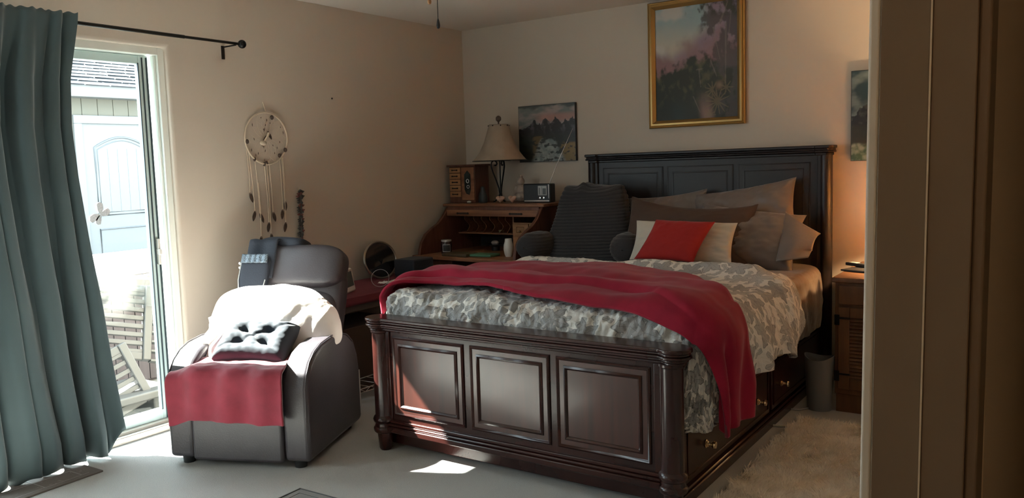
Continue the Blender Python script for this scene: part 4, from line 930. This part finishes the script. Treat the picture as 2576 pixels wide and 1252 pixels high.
for z in (0.10,):
    g = G(); g.tube([(0.44, -1.50, z), (0.62, -1.50, z), (0.62, -1.95, z), (0.44, -1.95, z)], 0.003, 6, True)
    for k in range(6): g.tube([(0.62, -1.50 - k * .09, z), (0.62, -1.545 - k * .09, z - .022), (0.62, -1.59 - k * .09, z)] if k < 5 else [(0.62, -1.95, z), (0.44, -1.95, z)], 0.002, 5)
    for k in range(5): g.tube([(0.44, -1.55 - k * .08, z), (0.62, -1.55 - k * .08, z)], 0.002, 5)
    g.tube([(0.62, -1.50, z - .022), (0.62, -1.95, z - .022)], 0.002, 5)
    g.build('shelf', whiteg, rk)
for x, y in ((0.62, -1.50), (0.62, -1.95), (0.44, -1.50), (0.44, -1.95)): G().tube([(x, y, 0), (x, y, 0.22)], 0.004, 6).build('leg', whiteg, rk)

# ---------------------------------------------------------------- recliner
rc = thing('recliner', 'dark brown leather recliner armchair beside the glass door', 'armchair', (0.81, -2.962, 0), R(23.5))
ap = [(0.0, 0.035), (-0.005, 0.25), (0.0, 0.38), (0.02, 0.44), (0.06, 0.492), (0.12, 0.530), (0.20, 0.553), (0.32, 0.562), (0.45, 0.553), (0.54, 0.525), (0.61, 0.475), (0.655, 0.40), (0.675, 0.30), (0.675, 0.06), (0.66, 0.035)]
for sx in (-1, 1):
    x0, x1 = (0.232, 0.362) if sx > 0 else (-0.362, -0.232)
    a_ = G().prism(ap, 'x', x0, x1).build('armrest', leather, rc, local=True, bevel=0.022, seg=4, ang=60)
    g = G(); g.tube([(sx * 0.352, p[0] + 0.002, p[1] + .0015) for p in ap[1:13]], 0.003, 6); g.build('welt', leather, a_, local=True)
B(-0.234, 0.234, 0.05, 0.62, 0.10, 0.33).build('seat_base', leather, rc, local=True, bevel=0.01)
B(-0.232, 0.232, -0.012, 0.05, 0.03, 0.30).build('footrest_panel', leather, rc, local=True, bevel=0.015, seg=3)
def softbox(cx, cy, cz, sx, sy, sz, e=6, n=40, bulge=0.0):
    g = G()
    def f(u, v):
        a = 2 * PI * u; th = PI * (v - 0.5); ca, sa = math.cos(a), math.sin(a); ct, st_ = math.cos(th), math.sin(th)
        P = lambda q: math.copysign(abs(q) ** (2 / e), q)
        return (cx + sx * P(ct) * P(ca), cy + sy * P(ct) * P(sa), cz + sz * P(st_) + bulge * ct * ct * 0)
    g.grid(f, n * 2, n, wrapu=True); return g
softbox(0, 0.26, 0.385, 0.236, 0.28, 0.075).build('seat_cushion', leather, rc, local=True, ang=80)
lean = Matrix.Translation((0, 0.56, 0.30)) @ Matrix.Rotation(R(-26), 4, 'X')
g = softbox(-0.02, 0.0, 0.30, 0.285, 0.07, 0.33); g.v = [tuple(lean @ Vector(p)) for p in g.v]; g.build('backrest', leather, rc, local=True, ang=80)
g = softbox(-0.02, -0.035, 0.585, 0.285, 0.085, 0.125, e=4.5); g.v = [tuple(lean @ (Vector(p) + Vector((0, 0.012 * N3(p[0] * 6, p[2] * 6, 1), 0.006 * N3(p[0] * 9, p[2] * 3, 4))))) for p in g.v]; g.build('head_cushion', leather, rc, local=True, ang=80)
g = softbox(-0.02, -0.03, 0.30, 0.27, 0.07, 0.155, e=4); g.v = [tuple(lean @ Vector(p)) for p in g.v]; g.build('lumbar_cushion', leather, rc, local=True, ang=80)
for fx in (-0.29, 0.29):
    for fy in (0.05, 0.62): G().lathe([(0.001, 0), (0.028, 0), (0.034, 0.06), (0.001, 0.06)], (fx, fy, 0), 20).build('foot', blackp, rc, local=True)
RT = Matrix.Translation((0.81, -2.962, 0)) @ Matrix.Rotation(R(23.5), 4, 'Z')
def inrec(g): g.v = [tuple(RT @ Vector(p)) for p in g.v]; return g
# cream blanket over the lower back, draping onto the arms
def blk(u, v):
    a = 2 * PI * u; th = PI * (v - 0.5); ca, sa = math.cos(a), math.sin(a); ct, st_ = math.cos(th), math.sin(th)
    P = lambda q, e: math.copysign(abs(q) ** (2 / e), q)
    x = 0.35 * P(ct, 2.9) * P(ca, 2.7); y = 0.12 * P(ct, 3) * P(sa, 3); z = 0.165 * P(st_, 3)
    n = 0.020 * N3(x * 5, z * 6, 3) + 0.014 * abs(N3(x * 9 - z * 9, x * 4 + z * 4, 7)) + 0.007 * math.sin(28 * (z + x * 0.9) + 4 * N3(x * 3, z * 3)) * sstep(0.05, 0.3, abs(x))
    y -= n * (1 if sa < 0 else -1); z += n * 0.5
    x *= 1 - 0.10 * sstep(-0.05, 0.16, z)
    return (x + 0.02, y + 0.415 + 0.28 * z, z + 0.630 - 0.05 * x - 0.04 * sstep(.1, .33, x))
g = G(); g.grid(blk, 130, 70, wrapu=True)
def tail(u, v):
    x = -0.28 + 0.13 * u + 0.02 * math.sin(v * 7); y = 0.30 - 0.16 * v + 0.012 * math.sin(u * 14 + 1.5 * v) ; z = 0.66 - 0.20 * v + 0.01 * N3(u * 5, v * 4)
    return (x, y - 0.02, z)
g.grid(tail, 30, 30)
tag(inrec(g).build('cream_blanket', blanketm, ang=80), 'sunlit cream blanket bundled over the lower back of the recliner', 'blanket')
# red blanket on the seat
def rb(u, v):
    k_ = sstep(0.15, 0.5, v); x = (-0.232 - 0.075 * k_) + (0.457 + 0.115 * k_) * u; L_ = 0.535 * v
    if L_ < 0.24: y = 0.22 - L_; z = 0.492
    elif L_ < 0.24 + 0.10: t_ = (L_ - 0.24) / 0.10; y = -0.02 - 0.055 * math.sin(t_ * PI / 2); z = 0.492 - 0.06 * (1 - math.cos(t_ * PI / 2))
    else: y = -0.075 + 0.02 * (L_ - .34); z = 0.432 - (L_ - 0.34)
    hang = sstep(0.25, 0.6, v)
    z += -0.035 * sstep(-0.18, -0.30, x) * sstep(.1, .4, v) + 0.028 * sstep(.13, .25, x) * hang * 0 - .02 * (u - .5) * hang
    z -= 0.05 * sstep(.19, .25, x) * sstep(.3, .5, v) * 0
    y -= hang * (0.010 * math.sin(x * 38 + 2 * v) + 0.010 * N3(x * 8, v * 4, 2))
    z += (1 - hang) * 0.008 * N3(x * 9, v * 9, 5) + 0.004 * N3(x * 22, v * 15, 2)
    return (x, y, z)
g = G(); g.grid(rb, 90, 90); tag(inrec(g).build('seat_blanket', seatred, solid=0.012, ang=80), 'dusty red fleece blanket draped over the seat front of the recliner', 'blanket')
# charcoal tufted cushion
cu = G(); cT = RT @ Matrix.Translation((0.025, 0.19, 0.555)) @ Matrix.Rotation(R(32), 4, 'X') @ Matrix.Rotation(R(3), 4, 'Y')
def tuft(side):
    def q(u, v):
        a = u * 2 - 1; b = v * 2 - 1; k = max(0, (1 - a ** 6) * (1 - b ** 6)) ** 0.5
        d = 0
        for tx in (-0.36, 0.36):
            for ty in (-0.3, 0.36): r2 = math.hypot((a - tx) * 1.1, b - ty); d += 0.040 * math.exp(-(r2 / 0.13) ** 2) + 0.018 * math.exp(-(r2 / 0.32) ** 2)
        for s_ in (-1, 1): d += 0.010 * math.exp(-((b * .36 - s_ * a * .33) / 0.035) ** 2)
        t_ = 0.052 * k - d * k
        return (0.185 * a * (1 - .04 * (1 - b * b)), 0.125 * b * (1 - .05 * (1 - a * a)), side * max(0.002 if k > 0 else 0, t_ + .018 * k) + (0.004 * N3(a * 6, b * 6, side)) * k)
    return q
cu.T = cT; cu.grid(tuft(1), 80, 60); cu.grid(tuft(-1), 80, 60)
tag(cu.build('seat_cushion', cushm, weld=True, ang=80), 'charcoal tufted chair cushion lying on the recliner seat', 'cushion')
# black pouch draped over the top left of the back
pc = thing('hanging_pouch', 'navy-black pouch with silver trim hung over the recliner back', 'bag', (0.32, -2.30, 0.60), R(23.5))
pw = Matrix.Translation((0.32, -2.30, 0.0)) @ Matrix.Rotation(R(23.5), 4, 'Z')
LI = (pw.inverted() @ RT @ lean)
def PL(p): return tuple(LI @ Vector(p) - Vector((0, 0, 0.60)))
def pch(u, v):
    # strip that starts behind the back, goes over the top and hangs down in front
    L_ = v * 0.62; hw = 0.085
    x = -0.195 + (u - 0.5) * (0.17 + 0.03 * sstep(.5, 0, v))
    if L_ < 0.16: y = 0.062; z = 0.58 + L_ * 0.9
    elif L_ < 0.40: t_ = (L_ - 0.16) / 0.24; y = -0.035 + 0.095 * math.cos(t_ * PI); z = 0.722 + 0.022 * math.sin(t_ * PI) * 1; 
    else: y = -0.134; z = 0.722 - (L_ - 0.40) * 1.0
    return PL((x, y - 0.004 * math.sin(u * 9), z + 0.004 * N3(u * 5, v * 6)))
G().grid(pch, 24, 60).build('strap_panel', pouchm, pc, local=True, solid=0.01, ang=80)
g = softbox(-0.21, -0.145, 0.48, 0.083, 0.022, 0.15, e=5, n=24); g.v = [PL(p) for p in g.v]; g.build('pocket', pouchm, pc, local=True, ang=80)
g = softbox(-0.12, -0.02, 0.722, 0.150, 0.085, 0.045, e=3.2, n=26); g.v = [PL((p[0], p[1] + .02 * N3(p[0] * 9, p[2] * 9), p[2] + .012 * N3(p[0] * 8, p[1] * 8, 3))) for p in g.v]; g.build('top_bulge', pouchm, pc, local=True, ang=80)
g = G(); g.grid(lambda u, v: PL((-0.287 + 0.152 * u, -0.170 - .002 * math.sin(u * 30), 0.625 - 0.05 * v)), 30, 10); g.build('sequin_band', M('sequins', (0.30, 0.36, 0.42), 0.3, metal=.6, nz=(240, 0.85), bump=(240, 0.8, 0.004)), pc, local=True, solid=0.004, soff=1)
g = G(); g.tube([PL(p) for p in ((-0.293, -0.155, 0.625), (-0.291, -0.165, 0.48), (-0.271, -0.172, 0.405), (-0.23, -0.174, 0.385), (-0.175, -0.173, 0.390), (-0.14, -0.170, 0.415), (-0.133, -0.165, 0.48))], 0.0028, 6); g.tube([PL((-0.225 + 0.035 * math.cos(a), -0.098 + 0.006 * math.sin(a), 0.715 + 0.022 * math.sin(a))) for a in [PI + PI * k / 12 for k in range(13)]], 0.003, 6); g.ball(PL((-0.305, -0.15, 0.58)), 0.009, n=5); g.ball(PL((-0.303, -0.15, 0.555)), 0.007, n=5)
g.build('silver_trim', silver, pc, local=True)

# ---------------------------------------------------------------- nightstand side
ns = thing('nightstand', 'stained pine nightstand with louvred door and black hinges', 'nightstand', (3.22, -0.41, 0))
B(2.965, 3.45, -0.76, -0.03, 0.10, 0.70).build('case', pine, ns, bevel=0.004)
B(2.95, 3.465, -0.785, -0.02, 0.70, 0.725).build('top_board', pine, ns, bevel=0.006)
B(2.97, 3.445, -0.745, -0.04, 0.0, 0.10).build('plinth', pine, ns)
B(2.985, 3.43, -0.776, -0.76, 0.585, 0.685).build('drawer', pine, ns, bevel=0.004)
G().ball((3.20, -0.79, 0.635), 0.014, n=8).build('knob', pine, ns)
nd = B(2.985, 3.04, -0.778, -0.76, 0.13, 0.57).build('louvred_door', pine, ns, bevel=0.003)
g = B(3.375, 3.43, -0.778, -0.76, 0.13, 0.57); g.box(3.04, 3.375, -0.778, -0.76, 0.515, 0.57); g.box(3.04, 3.375, -0.778, -0.76, 0.13, 0.19); g.build('door_rails', pine, nd, bevel=0.003)
g = G()
for k in range(17):
    z = 0.195 + k * 0.0190
    g._add([(3.04, -0.776, z), (3.375, -0.776, z), (3.375, -0.762, z + 0.016), (3.04, -0.762, z + 0.016), (3.04, -0.773, z - 0.004), (3.375, -0.773, z - 0.004), (3.375, -0.760, z + 0.012), (3.04, -0.760, z + 0.012)], [(0, 1, 2, 3), (4, 7, 6, 5), (0, 4, 5, 1), (3, 2, 6, 7)])
g.build('slats', pine, nd, flat=True)
for z in (0.50, 0.20):
    g = B(2.967, 2.992, -0.785, -0.776, z - 0.025, z + 0.03); g.box(2.99, 3.045, -0.783, -0.777, z + 0.008, z + 0.018); g.build('hinge', blackm, nd, bevel=0.002)
tb = thing('tablet', 'black tablet lying on the nightstand', 'tablet', (3.03, -0.45, 0.726), R(-20))
B(-0.07, 0.10, -0.085, 0.085, 0, 0.010).build('body', blackp, tb, local=True, bevel=0.004)
rm = thing('remote_control', 'black and grey remote control beside the tablet', 'remote', (2.998, -0.36, 0.737), R(55))
B(-0.022, 0.022, -0.075, 0.075, 0, 0.018).build('body', blackp, rm, local=True, bevel=0.005, seg=3)
B(-0.015, 0.015, 0.0, 0.055, 0.0178, 0.0195).build('keypad', dlm, rm, local=True)
bl = thing('bedside_lamp', 'lit bedside lamp on the nightstand hidden behind the door jamb', 'lamp', (3.31, -0.33, 0.726))
G().lathe([(0.001, 0), (0.07, 0), (0.075, 0.012), (0.02, 0.025), (0.015, 0.06), (0.05, 0.12), (0.055, 0.17), (0.02, 0.23), (0.008, 0.25), (0.008, 0.30), (0.001, .3)], n=32).build('lamp_base', whiteg, bl, local=True)
shl = M('linen_shade_lit', (0.75, 0.55, 0.33), 0.8)
_t = shl.node_tree; _tl = _t.nodes.new('ShaderNodeBsdfTranslucent'); _tl.inputs[0].default_value = (0.9, 0.72, 0.5, 1); _mx = _t.nodes.new('ShaderNodeMixShader'); _mx.inputs[0].default_value = 0.6
_t.links.new(_t.nodes['Principled BSDF'].outputs[0], _mx.inputs[1]); _t.links.new(_tl.outputs[0], _mx.inputs[2]); _t.links.new(_mx.outputs[0], _t.nodes['Material Output'].inputs[0])
G().grid(lambda u, v: ((0.125 - 0.06 * v) * math.cos(2 * PI * u), (0.125 - 0.06 * v) * math.sin(2 * PI * u), 0.22 + 0.26 * v), 48, 6, wrapu=True).build('lamp_shade', shl, bl, local=True, solid=0.002)
G().ball((0, 0, 0.33), 0.028, n=10).build('light_bulb', M('bulb_glow', (1, .8, .5), 0.4, emis=(1.0, 0.62, 0.28, 8)), bl, local=True)
def point(name, loc, e, col, r_=0.03):
    l = bpy.data.lights.new(name, 'POINT'); l.energy = e; l.color = col; l.shadow_soft_size = r_; o = bpy.data.objects.new(name, l); C.objects.link(o); o.location = loc; return o
point('bedside_lamp_light', (3.31, -0.33, 0.726 + 0.33), 62.0, (1.0, 0.68, 0.36), 0.05)
# trash can
def can(u, v):
    a = 2 * PI * u; H_ = 0.30 + 0.012 * math.cos(2 * a)
    if v < 0.5: t_ = v / 0.5; r_ = 0.062 + 0.016 * t_; z = H_ * t_
    else: t_ = (v - 0.5) / 0.5; r_ = 0.075 - 0.016 * t_; z = H_ - (H_ - 0.01) * t_
    return (2.885 + r_ * math.cos(a), -0.745 + r_ * math.sin(a), z)
g = G(); g.grid(can, 48, 30, wrapu=True); g.lathe([(0.001, 0.0), (0.061, 0.0), (0.061, 0.01), (0.001, 0.01)], (2.885, -0.745, 0), 48)
tag(g.build('trash_can', greyp, ang=50), 'grey plastic trash can between the bed and nightstand', 'trash can')
# shag rug
g = G(); RX0, RX1, RY0, RY1 = 2.84, 3.70, -3.1, -0.99
g.grid(lambda u, v: (RX0 + 0.03 + (RX1 - RX0 - .06) * u, RY0 + 0.03 + (RY1 - RY0 - .06) * v, 0.014), 6, 6)
rg = thing('shag_rug', 'cream shaggy rug on the floor right of the bed', 'rug', ((RX0 + RX1) / 2, (RY0 + RY1) / 2, 0))
B(RX0 + 0.01, RX1 - 0.01, RY0 + 0.01, RY1 - 0.01, 0.0, 0.012).build('backing', shag, rg)
g = G(); rn = random.Random(11)
for k in range(52000):
    x = rn.uniform(RX0, RX1); y = rn.uniform(RY0, RY1); x += 0.012 * N3(y * 30, 1); h_ = rn.uniform(0.016, 0.034); a = rn.uniform(0, 2 * PI); lx, ly = 0.020 * N3(x * 9, y * 9, 1) * 2 + rn.uniform(-.012, .012), 0.020 * N3(x * 9, y * 9, 8) * 2 + rn.uniform(-.012, .012); c, s = 0.0032 * math.cos(a), 0.0032 * math.sin(a)
    o = len(g.v); g.v += [(x - c, y - s, 0.01), (x + c, y + s, 0.01), (x + lx + c * .3, y + ly + s * .3, h_), (x + lx - c * .3, y + ly - s * .3, h_)]; g.f.append((o, o + 1, o + 2, o + 3)); g.mi.append(0)
pl_ = g.build('pile', shag, rg, flat=True); pl_['kind'] = 'stuff'
# cord and floor bits
g = G(); g.tube([(2.745, -1.19, 0.012), (2.80, -1.16, 0.006), (2.86, -1.12, 0.006)], 0.005, 6); tag(g.build('floor_cable', M('cream_cable', (0.55, 0.50, 0.36), 0.5)), 'short cream cable between the bed and the shaggy rug', 'cable')
g = G(); g.tube([(2.74, -0.86, 0.01), (2.80, -0.84, 0.005), (2.835, -0.79, 0.005), (2.84, -0.75, 0.008)], 0.004, 6); tag(g.build('charger_cable', M('grey_cable', (0.35, 0.34, 0.33), 0.5)), 'thin white cable curling out from under the bed beside the trash can', 'cable')
# mats
def mat_thing(label, corners, base, col2):
    m = M(base, col2[0], 0.9, bump=(90, 0.4, 0.003), nz=(5, 0.15)); e = M(base + '_line', col2[1], 0.9)
    t = thing('floor_mat', label, 'mat', (sum(c[0] for c in corners) / 4, sum(c[1] for c in corners) / 4, 0))
    G().prism(corners, 'z', 0.0, 0.008).build('mat_body', m, t, bevel=0.002)
    return t, m, e
def quadpt(cs, u, v):
    a = Vector(cs[0]) * (1 - u) + Vector(cs[1]) * u; b = Vector(cs[3]) * (1 - u) + Vector(cs[2]) * u; p = a * (1 - v) + b * v; return (p.x, p.y)
cs = [(0.284, -3.335), (0.318, -4.20), (-0.0 + .05, -4.21), (0.02, -3.345)]
t, m, e = mat_thing('taupe patterned mat lying under the curtain hem', cs, 'taupe_mat', ((0.19, 0.165, 0.15), (0.33, 0.31, 0.29)))
g = G()
for a, b in (((.12, .06), (.12, .92)), ((.12, .3), (.9, .3)), ((.12, .1), (.5, .1)), ((.5, .1), (.5, .55))):
    p, q = quadpt(cs, a[0] * 0 + a[1], a[0]), quadpt(cs, b[1], b[0]); d = Vector((q[0] - p[0], q[1] - p[1])).normalized() * 0.002; n_ = Vector((-d.y, d.x))
    g.prism([(p[0] + n_.x, p[1] + n_.y), (q[0] + n_.x, q[1] + n_.y), (q[0] - n_.x, q[1] - n_.y), (p[0] - n_.x, p[1] - n_.y)], 'z', 0.0081, 0.0088)
rn = random.Random(4)
for k in range(60):
    p = quadpt(cs, rn.uniform(.05, .95), rn.uniform(.1, .9)); a = rn.uniform(0, PI); l = rn.uniform(.004, .014); d = (l * math.cos(a), l * math.sin(a))
    g.prism([(p[0] - d[0], p[1] - d[1]), (p[0] + .001, p[1] - .001), (p[0] + d[0], p[1] + d[1]), (p[0] - .001, p[1] + .001)], 'z', 0.0081, 0.0087)
g.build('stitched_lines', e, t, flat=True)
A = Vector((1.268, -2.999)); d1_ = Vector((1.271, -3.107)) - A; d2_ = Vector((1.455, -2.997)) - A; d1_.normalize(); d2_ = Vector((-d1_.y, d1_.x)) if Vector((-d1_.y, d1_.x)).dot(d2_) > 0 else Vector((d1_.y, -d1_.x))
cs = [tuple(A), tuple(A + d1_ * 0.9), tuple(A + d1_ * 0.9 + d2_ * 0.6), tuple(A + d2_ * 0.6)]
t, m, e = mat_thing('grey mat whose dark-edged corner shows in the foreground', cs, 'grey_mat', ((0.28, 0.27, 0.26), (0.10, 0.10, 0.10)))
g = G(); cp = [quadpt(cs, a, b) for a, b in ((.012, .02), (.988, .02), (.988, .98), (.012, .98))]; g.tube([(p[0], p[1], 0.0085) for p in cp], 0.003, 6, True); cp = [quadpt(cs, a, b) for a, b in ((.05, .075), (.95, .075), (.95, .925), (.05, .925))]; g.tube([(p[0], p[1], 0.0082) for p in cp], 0.0015, 6, True); g.build('border', e, t)

# ---------------------------------------------------------------- ceiling fan with pull chains
fn = thing('ceiling_fan', 'ceiling fan of which two pull chains hang into view', 'ceiling fan', (1.86, -2.68, 2.44))
G().lathe([(0.001, 0), (0.07, 0), (0.06, -0.04), (0.02, -0.05), (0.02, -0.08), (0.10, -0.09), (0.11, -0.13), (0.10, -0.17), (0.05, -0.20), (0.06, -0.26), (0.04, -0.285), (0.001, -0.29)], n=32).build('motor', blackm, fn, local=True)
for k in range(5):
    a = 2 * PI * k / 5 + 0.2; g = G(); g.T = Matrix.Rotation(a, 4, 'Z') @ Matrix.Rotation(R(8), 4, 'X'); g.prism([(0.09, -0.02), (0.18, -0.055), (0.52, -0.065), (0.54, 0), (0.52, 0.065), (0.18, 0.055), (0.09, 0.02)], 'z', -0.128, -0.122); g.build('blade', mahog, fn, local=True)
pc1 = G().tube([(-0.04, 0.08, -0.25), (-0.041, 0.08, -0.455)], 0.0016, 6).build('pull_chain', blackm, fn, local=True)
g = G(); g.lathe([(0.001, -0.496), (0.006, -0.493), (0.0078, -0.482), (0.006, -0.468), (0.0025, -0.455), (0.001, -0.453)], (-0.041, 0.08, 0), 16); g.build('pull_fob', blackp, pc1, local=True); G().tube([(-0.041, .08, -.345), (-0.041, .08, -.36)], 0.003, 8).build('chain_bead', blackp, pc1, local=True)
pc2 = G().tube([(-0.083, 0.08, -0.24), (-0.083, 0.08, -0.375)], 0.0014, 6).build('pull_chain', brass, fn, local=True)
g = G(); g.lathe([(0.001, -0.392), (0.007, -0.388), (0.0085, -0.38), (0.006, -0.368), (0.001, -0.364)], (-0.083, 0.08, 0), 14); g.build('pull_fob', oak_l, pc2, local=True)

# hallway fill: unseen lamp and point light added to warm the jamb
hl = thing('hall_fill_lamp', 'unseen ceiling lamp added in the hallway as warm fill light', 'lamp', (4.6, -3.2, 2.44))
G().lathe([(0.001, 0), (0.09, 0), (0.10, -0.02), (0.08, -0.07), (0.001, -0.09)], n=28).build('lamp_globe', M('hall_fill_globe', (1, .9, .7), 0.4, emis=(1.0, 0.72, 0.42, 0.6)), hl, local=True)
point('hall_fill_light', (4.15, -5.6, 2.1), 2.2, (1.0, 0.70, 0.42), 0.1)
